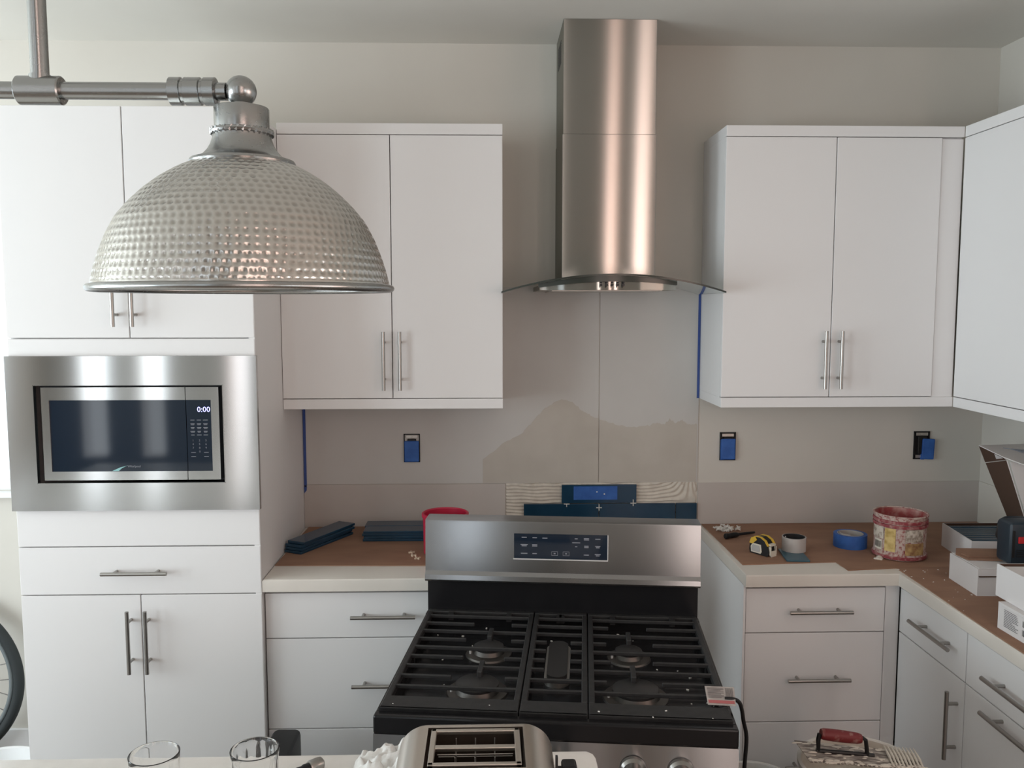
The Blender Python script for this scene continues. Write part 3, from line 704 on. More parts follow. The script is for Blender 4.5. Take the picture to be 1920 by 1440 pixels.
# ------------------------------------------------------------------ pendant island light
LX, LY = -.7345, -2.2
t = thing('island_light', 'hammered metal dome island lamp on pipe arm', 'lamp', (LX, LY, 1.77))
prof = [(.0600, 1.9275), (.078, 1.9190), (.098, 1.9065), (.116, 1.8920), (.132, 1.8760), (.1460, 1.8590), (.157, 1.8380), (.1655, 1.8165), (.1715, 1.7970), (.1755, 1.7800)]
PR = np.array(prof); seg = np.r_[0, np.cumsum(np.hypot(*np.diff(PR, axis=0).T))]
NR, NC = 190, 620; sv = np.linspace(0, seg[-1], NR); rr_ = np.interp(sv, seg, PR[:, 0]); zz_ = np.interp(sv, seg, PR[:, 1])
k5 = np.ones(11)/11; pad = lambda a: np.convolve(np.r_[[2*a[0]-a[i] for i in range(5, 0, -1)], a, [2*a[-1]-a[-2-i] for i in range(5)]], k5, 'valid')
rr_, zz_ = pad(rr_), pad(zz_)
dr, dz = np.gradient(rr_), np.gradient(zz_); nl = np.hypot(dr, dz); nr_, nz_ = -dz/nl, dr/nl
if nr_.mean() < 0: nr_, nz_ = -nr_, -nz_
pitch = .0092; vs = []; shade_vals = []; th = np.arange(NC)/NC*2*PI; rng = np.random.RandomState(2); jit = {}
for i in range(NR):
    row = int(round(sv[i]/pitch)); cnt = max(20, int(round(2*PI*np.interp(min(row*pitch, seg[-1]), seg, PR[:, 0])/.0096)))
    if row not in jit: jit[row] = (rng.rand()*.25, (rng.rand(cnt)-.5)*.3, .00085*(0.75+.5*rng.rand(cnt)))
    j0, jx, amp = jit[row]
    ang = (th/(2*PI)+(.5 if row % 2 else 0)/cnt+j0/cnt)*cnt; cell = np.floor(ang).astype(int) % cnt
    fx = (ang-np.floor(ang)-.5-jx[cell]*.4)*.0096; fy = sv[i]-row*pitch
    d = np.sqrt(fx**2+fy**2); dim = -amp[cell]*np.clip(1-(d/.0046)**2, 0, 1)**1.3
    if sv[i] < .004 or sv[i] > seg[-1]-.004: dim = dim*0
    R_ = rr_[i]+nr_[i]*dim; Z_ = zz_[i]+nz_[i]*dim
    shade_vals.append(np.clip(-dim/.0008, 0, 1)); vs.append(np.stack([LX+R_*np.cos(th), LY+R_*np.sin(th), Z_], 1))
vs = np.concatenate(vs); ii = np.arange(NR-1)[:, None]*NC; jj = np.arange(NC)[None]; j2 = (jj+1) % NC
fs = np.stack([ii+jj, ii+j2, ii+NC+j2, ii+NC+jj], -1).reshape(-1, 4)
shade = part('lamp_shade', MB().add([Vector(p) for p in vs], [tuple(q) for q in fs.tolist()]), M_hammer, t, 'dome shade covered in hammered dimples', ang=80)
at = shade.data.attributes.new('dimple_shade', 'FLOAT', 'POINT'); at.data.foreach_set('value', np.concatenate(shade_vals).astype(np.float32))
n_, l_, b_ = nodes(M_hammer); an = n_.new('ShaderNodeAttribute'); an.attribute_name = 'dimple_shade'
mx = n_.new('ShaderNodeMix'); mx.data_type = 'RGBA'; mx.inputs['A'].default_value = (.62, .60, .57, 1); mx.inputs['B'].default_value = (.44, .42, .39, 1)  # dimple recesses coloured darker, as shade would fall in them
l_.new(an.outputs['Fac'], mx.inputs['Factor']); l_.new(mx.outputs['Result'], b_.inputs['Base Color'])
part('shade_lining', MB().lathe([(.058, 1.925)]+[(a-.004, z-.002) for a, z in prof[1:]], (LX, LY, 0), 96), M_offw, shade)
rb = [(.1758+.0055*math.cos(a), 1.7765+.0048*math.sin(a)) for a in [2*PI*i/12 for i in range(12)]]
part('rolled_rim', MB().lathe(rb, (LX, LY, 0), 128, close=True), M_pewter, shade)
part('collar', MB().lathe([(.058, 1.925), (.0615, 1.9255), (.063, 1.928), (.0615, 1.931), (.0575, 1.932), (.053, 1.9335), (.047, 1.937), (.0415, 1.943), (.0375, 1.950), (.0352, 1.957), (.0345, 1.962)], (LX, LY, 0), 72), M_pewter, t)
b = MB().tube([(LX+.0345*math.cos(a), LY+.0345*math.sin(a), 1.9648) for a in [2*PI*i/72 for i in range(72)]], .0034, 8, closed=True)
for q in range(30):
    a = 2*PI*q/30; b.tube([(LX+.036*math.cos(a+s*.05), LY+.036*math.sin(a+s*.05), 1.9648+s*.0031) for s in (-1, 0, 1)], .0018, 6)
part('rope_ring', b, M_pewter, t)
part('socket_cap', MB().lathe([(.0325, 1.966), (.0325, 1.993), (.0315, 1.9945), (.02, 1.996), (.012, 1.998), (.011, 2.003)], (LX, LY, 0), 56), M_pewter, t)
b = MB().lathe([(0, 1.9955)]+[(.0185*math.sin(a), 2.014-.0185*math.cos(a)) for a in [PI*i/20 for i in range(1, 20)]]+[(0, 2.0325)], (LX, LY, 0), 40)
b.cyl((LX-.017, LY, 2.0135), (LX-.030, LY, 2.0135), .0105, 24)
part('ball_joint', b, M_pewter, t)
part('bulb', MB().lathe([(0, 1.835), (.02, 1.84), (.029, 1.857), (.028, 1.875), (.016, 1.9), (.013, 1.93), (.013, 1.95)], (LX, LY, 0), 24), M_offw, t)
b = MB().cyl((LX-.030, LY, 2.0135), (-.78, LY, 2.0135), .0085, 24); b.cyl((-.79, LY, 2.0135), (-2.35, LY, 2.0135), .0103, 28)
part('arm', b, M_pewter, t)
cpf = []
for x0, x1 in ((-.8195, -.8045), (-.8015, -.7815), (-.7785, -.7635)):
    cpf += [(.0145, x0), (.0165, x0+.001), (.0165, x1-.001), (.0145, x1)]
part('coupling', MB().lathe([(.0, -.8195)]+cpf+[(0, -.7635)], (0, LY, 2.0135), 36, 'x'), M_pewter, t)
part('tee_joint', MB().lathe([(0, -1.0), (.0155, -1.0), (.0170, -.9985), (.0170, -.9490), (.0155, -.9475), (0, -.9475)], (0, LY, 2.0135), 40, 'x').cyl((-.9735, LY, 2.0135), (-.9735, LY, 2.0315), .0125, 28), M_pewter, t)
part('stem', MB().cyl((-.9735, LY, 2.02), (-.9735, LY, ZC-.02), .0104, 28), M_pewter, t)
part('ceiling_plate', MB().lathe([(0, ZC-.03), (.03, ZC-.028), (.058, ZC-.012), (.06, ZC-.0005), (0, ZC-.0005)], (-.9735, LY, 0), 40), M_pewter, t)

# ------------------------------------------------------------------ things on the left worktop
def tile_mesh(): return MB().box(-.1475, .1475, -.0365, .0365, 0, .0092, .0015)
tile0 = None
def loose_tile(x, y, z, rz, label, group):
    global tile0
    if tile0 is None:
        tile0 = bpy.data.objects.new('wall_tile', finish('wall_tile', tile_mesh(), M_navy)); C.objects.link(tile0); o = tile0
    else:
        o = tile0.copy(); C.objects.link(o)
    o.location = (x, y, z); o.rotation_euler = (0, 0, rz); o['label'] = label; o['category'] = 'tile'; o['group'] = group
    return o
ang = math.radians(62)
for k in range(4):
    nm = ['bottom', 'second', 'third', 'top'][k]
    loose_tile(-1.0405+[.0, -.001, .003, .006][k], -.232+[-.006, .0, .002, .012][k], .9044+k*.0096, ang+[.0, .03, -.015, .02][k], f'navy tile, {nm} one of slanted stack beside tall cabinet', 'slanted stack of navy tiles')
for k in range(4):
    nm = ['bottom', 'second', 'third', 'top'][k]
    loose_tile(-.742+[0, .003, -.002, .002][k], -.190, .9044+k*.0096, [.0, .01, -.01, .005][k], f'navy tile, {nm} one of front stack beside the red bucket', 'straight stacks of navy tiles')
    loose_tile(-.745, -.112, .9044+k*.0096, [.0, -.01, .008, .0][k], f'navy tile, {nm} one of rear stack beside the red bucket', 'straight stacks of navy tiles')
def bucket(nm, label, c, rt, rb, h, m, m2, lip=.006, cat='bucket'):
    t = thing(nm, label, cat, c)
    b = MB().lathe([(0, c[2]), (rb-.004, c[2]), (rb, c[2]+.004), (rt, c[2]+h-.012), (rt+lip, c[2]+h-.012), (rt+lip, c[2]+h-.002), (rt+lip-.003, c[2]+h), (rt-.002, c[2]+h), (rt-.004, c[2]+h-.004)], (c[0], c[1], 0), 64)
    part('bucket_wall', b, m, t)
    part('bucket_inside', MB().lathe([(rt-.004, c[2]+h-.004), (rb-.003, c[2]+.012), (0, c[2]+.012)], (c[0], c[1], 0), 64), m2, t)
    return t
bucket('bucket', 'red plastic bucket on left countertop, half hidden behind range', (-.583, -.375, .9044), .077, .075, .142, M_red, M_red, .004)
def small_spacer(x, y, z, rz, mt, lb, gr):
    xf = Matrix.Translation((x, y, z))@Matrix.Rotation(rz, 4, 'Z'); b = MB().box(-.011, .011, -.0022, .0022, 0, .005, xf=xf); b.box(-.0022, .0022, -.011, .011, 0, .005, xf=xf)
    solo('tile_spacer', b, mt, lb, 'tile spacer', gr)
small_spacer(-.700, -.375, .9044, .3, M_cream, 'cream tile spacer on cardboard, farthest of three by red bucket', 'loose spacers by the red bucket')
small_spacer(-.689, -.412, .9044, 1.0, M_cream, 'cream tile spacer on cardboard, middle of three by red bucket', 'loose spacers by the red bucket')
small_spacer(-.674, -.445, .9044, .6, M_cream, 'cream tile spacer on cardboard, nearest of three by red bucket', 'loose spacers by the red bucket')

# ------------------------------------------------------------------ things on the right worktop
ZT = .9043
b = MB(); random.seed(8)
for k in range(34):
    xf = Matrix.Translation((.470+random.gauss(0, .022), -.115+random.gauss(0, .018), ZT+.002+random.random()*.012))@Matrix.Rotation(random.random()*3, 4, 'Z')@Matrix.Rotation(random.uniform(-.5, .5), 4, 'X')
    b.box(-.010, .010, -.0018, .0018, -.0018, .0018, xf=xf); b.box(-.0018, .0018, -.010, .010, -.0018, .0018, xf=xf)
solo('spacer_pile', b, M_grout, 'pile of white tile spacers at back of right countertop', 'tile spacers', kind='stuff')
# black screwdriver
d = Vector((.555, -.178, 0))-Vector((.428, -.236, 0)); L = d.length; A = math.atan2(d.y, d.x)
t = thing('screwdriver', 'black screwdriver lying behind the yellow tape measure', 'screwdriver', (.428, -.236, ZT), A)
part('grip', MB().lathe([(0, 0), (.0075, 0), (.0105, .003), (.0105, .012), (.009, .018), (.0098, .03), (.0098, .05), (.007, .062), (.0045, .066), (0, .066)], (0, 0, .0106), 20, 'x'), M_black, t, local=True)
part('shaft', MB().tube([(.066, 0, .0106), (.12, 0, .0095), (L, 0, .0095)], [.0055, .005, .004], 10), M_black, t, local=True)
# tape measure
t = thing('tape_measure', 'yellow and black tape measure on cardboard beside white tape roll', 'tape measure', (.508, -.418, ZT), math.radians(-56))
pf = [(-.036, .0), (.034, .0), (.040, .004), (.041, .016), (.036, .036), (.024, .052), (.006, .060), (-.014, .060), (-.030, .052), (-.037, .036), (-.039, .012)]
part('case', MB().prism(pf, -.022, .022, 'y'), M_black, t, local=True)
b = MB()
top = [(.036, .036), (.024, .052), (.006, .060), (-.014, .060), (-.030, .052), (-.037, .036)]
def offp(p, s): return (p[0]*s+.0, .030+(p[1]-.030)*s)
for i in range(len(top)-1):
    a, c2 = top[i], top[i+1]; a2, c3 = offp(a, 1.05), offp(c2, 1.05)
    for y0, y1 in ((-.0225, -.012), (.012, .0225)):
        b.prism([a, c2, c3, a2], y0, y1, 'y')
for y0 in (-.0245, .0225):
    b.prism([(-.037, .034), (-.024, .034), (-.006, .050), (-.014, .060), (-.030, .052)], y0, y0+.002, 'y')
part('yellow_band', b, M_yellow, t, local=True)
b = MB(); ring = [(-.030, .005), (.010, .005), (.014, .012), (.010, .036), (-.024, .036), (-.032, .024)]
b.prism(ring, -.0235, -.022, 'y'); part('face_ring', b, M_offw, t, local=True)
part('face_plate', MB().prism([(x*.78-.003, (z-.02)*.72+.02) for x, z in ring], -.0245, -.0235, 'y'), M_alu, t, local=True)
b = MB().box(.040, .047, -.013, .013, .002, .006); b.box(.045, .0475, -.013, .013, -.0, .020); b.box(.034, .046, -.016, -.012, .006, .034); b.box(.034, .046, .012, .016, .006, .034); b.box(.030, .044, -.013, .013, .036, .042)
part('hook', b, M_offw, t, local=True)
def roll(nm, label, c, ro, ri, h, m, m2):
    t = thing(nm, label, 'tape roll', c)
    part('tape_winding', MB().lathe([(ri+.003, 0), (ro, 0), (ro, h), (ri+.003, h)], (0, 0, 0), 56, close=True), m, t, local=True)
    part('core', MB().lathe([(ri, 0), (ri+.003, 0), (ri+.003, h+.0005), (ri, h+.0005)], (0, 0, 0), 48, close=True), m2, t, local=True)
    return t
rz = roll('tape_roll', 'clear tape roll standing on teal tile chip', (.622, -.402, ZT+.0065), .0405, .034, .048, M_ptape, M_dark)
part('loose_end', MB().tube([(.03*math.cos(a), .03*math.sin(a)-.004, .0445) for a in [2.6+i*.25 for i in range(10)]], .0022, 6), M_wht, rz, local=True)
rz = roll('tape_roll', 'blue masking tape roll left of the smeared red pail', (.848, -.335, ZT), .0565, .041, .046, M_tape, M_core)
b = MB(); k = []
for i in range(14):
    a = 2.2+i*.16; rr = .040-.0009*i; k.append((rr*math.cos(a), rr*math.sin(a)))
k2 = [(x*.95, y*.95) for x, y in k][::-1]
b.prism(k+k2, .008, .0475); part('loose_flap', b, M_core, rz, local=True)
xf = Matrix.Translation((.607, -.445, ZT))@Matrix.Rotation(-.12, 4, 'Z')
solo('tile_chip', MB().box(-.040, .036, -.075, .06, 0, .0062, .001, xf=xf), M_teal, 'small teal tile piece under the clear tape roll', 'tile')
# smeared pail
pc = (.968, -.452, ZT)
t = thing('pail', 'red pail smeared with dried plaster on right countertop', 'bucket', pc)
h = .147; ro = .086
b = MB().lathe([(0, .0), (ro-.008, 0), (ro-.003, .003), (ro-.002, .016), (ro-.0045, .018), (ro-.0045, h-.036), (ro-.001, h-.034), (ro-.001, h-.030), (ro-.004, h-.028), (ro-.004, h-.022), (ro, h-.020), (ro, h-.016), (ro-.003, h-.014), (ro-.003, h-.004), (ro+.001, h-.003), (ro+.001, h), (ro-.004, h)], (0, 0, 0), 72)
n0 = len(b.v)
b.v = [Vector(p)+Vector((math.sin(p[1]*90+p[2]*50)*.0008, math.cos(p[0]*80+p[2]*60)*.0008, 0)) for p in b.v]
part('pail_wall', b, M_pail, t, local=True)
for zb in (h-.018, h-.032, .010):
    part('raised_band', MB().lathe([(ro-.004, zb-.006), (ro+.0004, zb-.005), (ro+.0012, zb), (ro+.0004, zb+.005), (ro-.004, zb+.006)], (0, 0, 0), 72), M_band, t, local=True)
part('pail_inside', MB().lathe([(ro-.004, h), (ro-.007, h-.01), (ro-.008, .01), (0, .012)], (0, 0, 0), 64), M_pailin, t, local=True)
part('pail_rim', MB().lathe([(ro-.001+.0035*math.cos(a), h+.0018+.0025*math.sin(a)) for a in [2*PI*i/8 for i in range(8)]], (0, 0, 0), 72, close=True), M_pail, t, local=True)
def curved(a0, a1, z0, z1, rr, n=8, mi=0, into=None):
    b = into or MB(); P = [(rr*math.cos(math.radians(a0+(a1-a0)*i/n)), rr*math.sin(math.radians(a0+(a1-a0)*i/n))) for i in range(n+1)]
    vs = [(x, y, z0) for x, y in P]+[(x, y, z1) for x, y in P]; b.add(vs, [(i, i+1, n+2+i, n+1+i) for i in range(n)], mi); return b
LB = ro-.0035
part('yellow_label', curved(-150, -125, .030, .108, LB+.001), noise_col(mat('yellow_label', (.6, .42, .12), .6), (.42, .28, .07), (.66, .50, .20), 45, 4, .35, .6), t, local=True)
part('ochre_label', curved(-104, -56, .022, .062, LB+.001), noise_col(mat('ochre_label', (.4, .25, .1), .6), (.26, .13, .06), (.50, .34, .14), 50, 4, .35, .6), t, local=True)
part('grey_label', curved(-104, -58, .066, .108, LB+.001), M_paper, t, local=True)
part('white_label', curved(-196, -153, .068, .112, LB+.001), M_paper, t, local=True)
b = curved(-182, -157, .030, .064, LB+.0012); 
for k in range(7): curved(-179+k*3, -177.6+k*3, .036, .058, LB+.0022, 2, 1, b)
part('barcode_label', b, [M_offw, mat('barcode_ink', (.06, .05, .05), .6)], t, local=True)
b = MB()
for (x, y, s) in ((-.083, -.035, .012), (-.092, -.043, .008), (-.10, -.040, .006), (-.086, -.05, .006)):
    b.lathe([(0, 0), (s, 0), (s*.9, s*.4), (s*.5, s*.75), (0, s*.8)], (x, y, 0), 10)
part('plaster_blob', b, M_thin, t, local=True)

# white tile boxes
def carton(t, quad, z0, z1, th=.003, mats=None):
    """open box from a plan quadrilateral"""
    b = MB(); n = 4; c = Vector((sum(p[0] for p in quad)/4, sum(p[1] for p in quad)/4))
    inn = [tuple(Vector(p)+(c-Vector(p)).normalized()*th*1.5) for p in quad]
    vs = [(*p, z0) for p in quad]+[(*p, z1) for p in quad]+[(*p, z1) for p in inn]+[(*p, z0+th) for p in inn]
    b.add(vs, [(0, 1, 2, 3)]+[(i, (i+1) % 4, 4+(i+1) % 4, 4+i) for i in range(4)]+[(4+i, 4+(i+1) % 4, 8+(i+1) % 4, 8+i) for i in range(4)], 0)
    b.add(vs, [(8+i, 8+(i+1) % 4, 12+(i+1) % 4, 12+i) for i in range(4)]+[(12, 13, 14, 15)], 1)
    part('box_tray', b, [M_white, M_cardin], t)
t = thing('tile_box', 'open white box full of dark tiles, with lid raised against wall', 'box', (1.32, -.45, ZT))
carton(t, [(1.176, -.338), (1.148, -.572), (1.474, -.600), (1.492, -.345)], ZT, .985)
b = MB()
b.slab([(1.406, -.36, .986), (1.353, -.55, 1.000), (1.263, -.55, 1.248), (1.308, -.36, 1.204)], -.003, (1, 0))
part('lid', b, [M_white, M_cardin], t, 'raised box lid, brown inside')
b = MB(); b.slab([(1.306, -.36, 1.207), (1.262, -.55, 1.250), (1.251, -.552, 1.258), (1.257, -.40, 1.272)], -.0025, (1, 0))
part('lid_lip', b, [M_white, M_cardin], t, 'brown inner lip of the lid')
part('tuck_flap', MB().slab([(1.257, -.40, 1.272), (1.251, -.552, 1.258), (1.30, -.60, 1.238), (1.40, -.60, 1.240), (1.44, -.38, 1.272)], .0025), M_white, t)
b = MB().slab([(1.270, -.558, 1.245), (1.283, -.558, 1.205), (1.360, -.558, .99), (1.48, -.558, .99), (1.48, -.558, 1.238)], .0025)
part('side_flap', b, M_white, t)
b = MB()
for k in range(4): b.tube([(1.318+k*.012, -.44-.012*k, 1.271-.0005*k), (1.335+k*.012, -.455-.006*k, 1.2695), (1.350+k*.012, -.50, 1.2655)], .0016, 5)
part('flap_print', b, M_print, t)
for k in range(17):
    o = tile0.copy(); C.objects.link(o); o.rotation_euler = (PI/2, 0, -.02); o.location = (1.322-.0012*k+random.uniform(-.003, .003), -.358-.0120*k, .907+.0375-random.uniform(0, .002))
    o['label'] = 'dark tile standing on edge in open white box'; o['category'] = 'tile'; o['group'] = 'tiles standing in the open box'
t = thing('tile_box', 'white box with brown flap under the power drill', 'box', (1.15, -.79, ZT))
carton(t, [(1.006, -.700), (.998, -.868), (1.34, -.885), (1.34, -.690)], ZT, .985)
part('lid', MB().slab([(1.010, -.705, .9855), (1.002, -.866, .9855), (1.338, -.882, .9855), (1.338, -.695, .9855)], .002), M_white, t)
b = MB(); b.slab([(1.040, -.672, .9885), (1.004, -.735, .9885), (1.012, -.790, .9885), (1.34, -.835, .9885), (1.34, -.70, .9885)], .0035, (0, 1)); b.slab([(1.050, -.690, .9925), (1.018, -.740, .9925), (1.024, -.770, .9925), (1.34, -.81, .9925), (1.34, -.71, .9925)], .0030, (1, 1))
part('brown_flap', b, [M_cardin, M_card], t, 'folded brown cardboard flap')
part('front_seam', MB().box(.9995, 1.06, -.8735, -.8695, .9620, .9650), M_cardin, t)
t = thing('tile_box', 'lower white box with barcode label at right edge', 'box', (1.08, -1.28, ZT))
part('box_body', MB().add([(.913, -1.110, ZT), (.921, -1.46, ZT), (1.26, -1.46, ZT), (1.26, -1.11, ZT), (.913, -1.110, .975), (.921, -1.46, .975), (1.26, -1.46, .975), (1.26, -1.11, .975)], [(3, 2, 1, 0), (4, 5, 6, 7), (0, 1, 5, 4), (1, 2, 6, 5), (2, 3, 7, 6), (3, 0, 4, 7)]), M_white, t)
def fx(y): return .913-(y+1.110)*.0229-.0012
lb = part('shipping_label', MB().slab([(fx(-1.128), -1.128, .968), (fx(-1.33), -1.33, .968), (fx(-1.33), -1.33, .912), (fx(-1.128), -1.128, .912)], .0006), M_white, t)
b = MB()
def lmark(y0, y1, z0, z1): b.add([(fx(y0)-.0008, y0, z0), (fx(y1)-.0008, y1, z0), (fx(y1)-.0008, y1, z1), (fx(y0)-.0008, y0, z1)], [(0, 1, 2, 3)])
random.seed(5)
for k in range(11): lmark(-1.138, -1.138-random.uniform(.035, .06), .962-k*.0043, .9636-k*.0043)
y = -1.213
while y > -1.31:
    wd = random.choice((.0012, .002, .003)); lmark(y, y-wd, .944, .960); lmark(y, y-wd, .921, .937); y -= wd+random.choice((.0012, .002))
part('label_print', b, mat('label_ink', (.12, .12, .12), .6), lb)
t = thing('tile_box', 'upper white box resting on the barcode-labelled box', 'box', (1.09, -1.26, .976))
carton(t, [(.9345, -1.060), (.930, -1.44), (1.255, -1.45), (1.26, -1.075)], .9756, 1.062)
part('lid_flap', MB().slab([(.940, -1.068, 1.0535), (.937, -1.435, 1.0535), (1.25, -1.444, 1.0535), (1.254, -1.082, 1.0535)], .0025), M_white, t)
# power drill lying on the flap, battery towards the room
t = thing('power_drill', 'dark cordless drill lying on white box, battery facing out', 'drill', (1.13, -.83, .997))
b = MB().box(1.086, 1.182, -.872, -.80, .9965, 1.124, .014, seg=3); bp = part('battery', b, M_drill, t)
b = MB().box(1.110, 1.172, -.8765, -.870, 1.062, 1.082, .002); part('red_latch', b, M_drred, bp)
b = MB()
for k in range(4): b.box(1.106, 1.17, -.8745, -.8715, 1.022+k*.006, 1.0245+k*.006)
b.box(1.092, 1.1, -.8745, -.8715, 1.02, 1.10, .001); part('ribs', b, M_black, bp)
b = MB().tube([(1.137, -.81, 1.055), (1.14, -.75, 1.055), (1.19, -.68, 1.055)], [.026, .021, .024], 16); part('grip', b, M_black, t)
b = MB().lathe([(0, 1.195), (.026, 1.195), (.033, 1.21), (.033, 1.26), (.028, 1.285), (.02, 1.29), (.02, 1.32), (.012, 1.335), (0, 1.335)], (0, -.655, 1.055), 28, 'x'); part('motor_housing', b, M_drill, t)

# ------------------------------------------------------------------ buckets, stool and trowel at lower right
t = thing('step_stool', 'low wooden stool under the thinset bucket', 'stool', (.495, -1.25, 0))
part('seat', MB().box(.34, .65, -1.40, -1.10, .235, .26, .004), M_wood, t)
for x in (.365, .605):
    for y in (-1.375, -1.145): part('leg', MB().box(x, x+.03, y, y+.03, 0, .235, .002), M_wood, t)
tb = bucket('bucket', 'white bucket of thinset carrying the red-handled trowel', (.497, -1.25, .2602), .147, .128, .35, M_bucket, M_thin, .006)
part('thinset_fill', MB().lathe([(.142, .53), (.10, .536), (.05, .528), (0, .534)], (.497, -1.25, 0), 40), M_thin, tb)
t = thing('notched_trowel', 'notched trowel caked in thinset with red handle', 'trowel', (.50, -1.25, .61))
A_, B_, C_, D_ = Vector((.348, -1.190, .643)), Vector((.640, -1.205, .615)), Vector((.640, -1.300, .619)), Vector((.352, -1.290, .640))
b = MB(); top = []; n = 26
for i in range(n):                                                       # notched near edge
    for q, dy in ((0, 0), (.55, 0), (.55, .008), (1, .008)):
        s_ = (i+q)/n; p = D_*(1-s_)+C_*s_; top.append(p+Vector((0, dy, 0)))
P = top+[B_, A_]
b.add(P+[p-Vector((0, 0, .0018)) for p in P], [tuple(range(len(P))), tuple(range(len(P), 2*len(P)))[::-1]]+[(i, (i+1) % len(P), len(P)+(i+1) % len(P), len(P)+i) for i in range(len(P))])
part('blade', b, M_blade, t)
b = MB(); random.seed(21)
for k in range(130):
    s_ = random.random(); q = random.choice((random.uniform(0, .15), random.uniform(.85, 1), random.random(), random.random()*.5+.5 if s_ > .6 else random.random()))
    p = (A_*(1-s_)+B_*s_)*(1-q)+(D_*(1-s_)+C_*s_)*q; rr = random.uniform(.0018, .005); hh = random.uniform(.0012, .003)
    xf = Matrix.Translation(p)@Matrix.Diagonal((random.uniform(1, 4), .8, 1, 1)).to_4x4()
    b.lathe([(rr, -.001), (rr*.85, hh*.5), (rr*.4, hh), (0, hh)], (0, 0, 0), 7, xf=xf)
for k in range(9):
    s_ = .72+k*.032; p = B_*s_+A_*(1-s_); b.tube([p+Vector((0, -.09, .004)), p+Vector((.008, -.05, .008)), p+Vector((.016, -.005, .010))], [.002, .004, .0015], 6)
part('thinset_smear', b, M_thin, t, 'cream thinset stuck over the blade', kind='stuff')
m0 = A_*.56+B_*.44; mid = lambda s_, dz: (A_*(1-s_)+B_*s_)*.5+(D_*(1-s_)+C_*s_)*.5+Vector((0, 0, dz))
part('spine', MB().tube([mid(.12, .004), mid(.45, .005), mid(.62, .004)], .005, 8), M_blackm, t)
hA, hB = Vector((.394, -1.245, .688)), Vector((.494, -1.250, .676))
part('tang', MB().tube([mid(.56, .004), mid(.555, .02), hB+Vector((.012, 0, -.004)), hB+Vector((.004, 0, .002)), hB], [.0055, .0055, .005, .005, .005], 8), M_blackm, t)
part('tang', MB().tube([hA+Vector((-.003, 0, 0)), hA+Vector((-.006, 0, -.016)), mid(.14, .004)], [.006, .006, .005], 8), M_blackm, t)
dirn = (hB-hA); xf = Matrix.Translation(hA)@dirn.to_track_quat('X', 'Z').to_matrix().to_4x4(); Lh = dirn.length
part('grip', MB().lathe([(0, 0), (.012, 0), (.014, .006), (.0150, Lh*.3), (.0148, Lh*.6), (.0135, Lh*.9), (.011, Lh), (0, Lh)], (0, 0, 0), 24, 'x', xf=xf), M_grip, t, 'dark red grip')
bucket('bucket', 'white bucket on floor before right drawers, only its rim showing', (.375, -.83, 0), .13, .115, .315, M_bucket, M_bucket, .006)

# ------------------------------------------------------------------ left side: bicycle wheel, basin, black case
wc = Vector((-2.541, -.075, .338))
t = thing('bicycle_wheel', 'bicycle wheel leaning by white wall left of tall cabinet', 'wheel', (wc.x, wc.y, 0))
def ring(rj, rm, seg=96, s2=12, sy=1.0):
    return MB().lathe([(rj+rm*math.cos(a), rm*sy*math.sin(a)) for a in [2*PI*i/s2 for i in range(s2)]], tuple(wc), seg, 'y', close=True)
part('tyre', ring(.316, .0195), M_rubber, t)
rm = part('rim', ring(.289, .009, sy=1.1), mat('wheel_rim_grey', (.20, .23, .24), .5, .3), t)
b = MB()
for k in range(28):
    a = 2*PI*k/28; o_ = .35*(1 if k % 2 else -1); sd = .022 if (k//2) % 2 else -.022
    b.cyl(wc+Vector((.02*math.cos(a+o_*2), sd, .02*math.sin(a+o_*2))), wc+Vector((0.282*math.cos(a), 0, 0.282*math.sin(a))), 0.0017, 6)
part('spokes', b, M_burn, t, kind='stuff')
part('hub', MB().lathe([(0, -.05), (.006, -.05), (.006, -.03), (.024, -.026), (.024, -.02), (.014, -.015), (.014, .015), (.024, .02), (.024, .026), (.006, .03), (.006, .05), (0, .05)], tuple(wc), 24, 'y'), M_blackm, t)
t = thing('basin', 'white plastic basin on floor below the bicycle wheel', 'basin', (-2.16, -.40, 0))
part('basin_wall', MB().lathe([(0, 0), (.13, 0), (.135, .005), (.165, .145), (.175, .148), (.176, .152), (.170, .154), (.162, .150)], (-2.16, -.40, 0), 64), M_wht, t)
part('basin_inside', MB().lathe([(.162, .150), (.132, .012), (0, .010)], (-2.16, -.40, 0), 64), M_wht, t)
t = thing('tool_case', 'black plastic tool case on floor behind right tumbler', 'case', (-1.06, -.82, 0))
part('case_shell', MB().box(-1.105, -1.018, -1.00, -.70, 0, .448, .018, seg=3), M_black, t)
part('case_recess', MB().box(-1.090, -1.033, -1.004, -.999, .345, .425, .002), M_blackm, t)
part('latch', MB().box(-1.075, -1.048, -1.008, -1.003, .28, .33, .002), M_blackm, t)

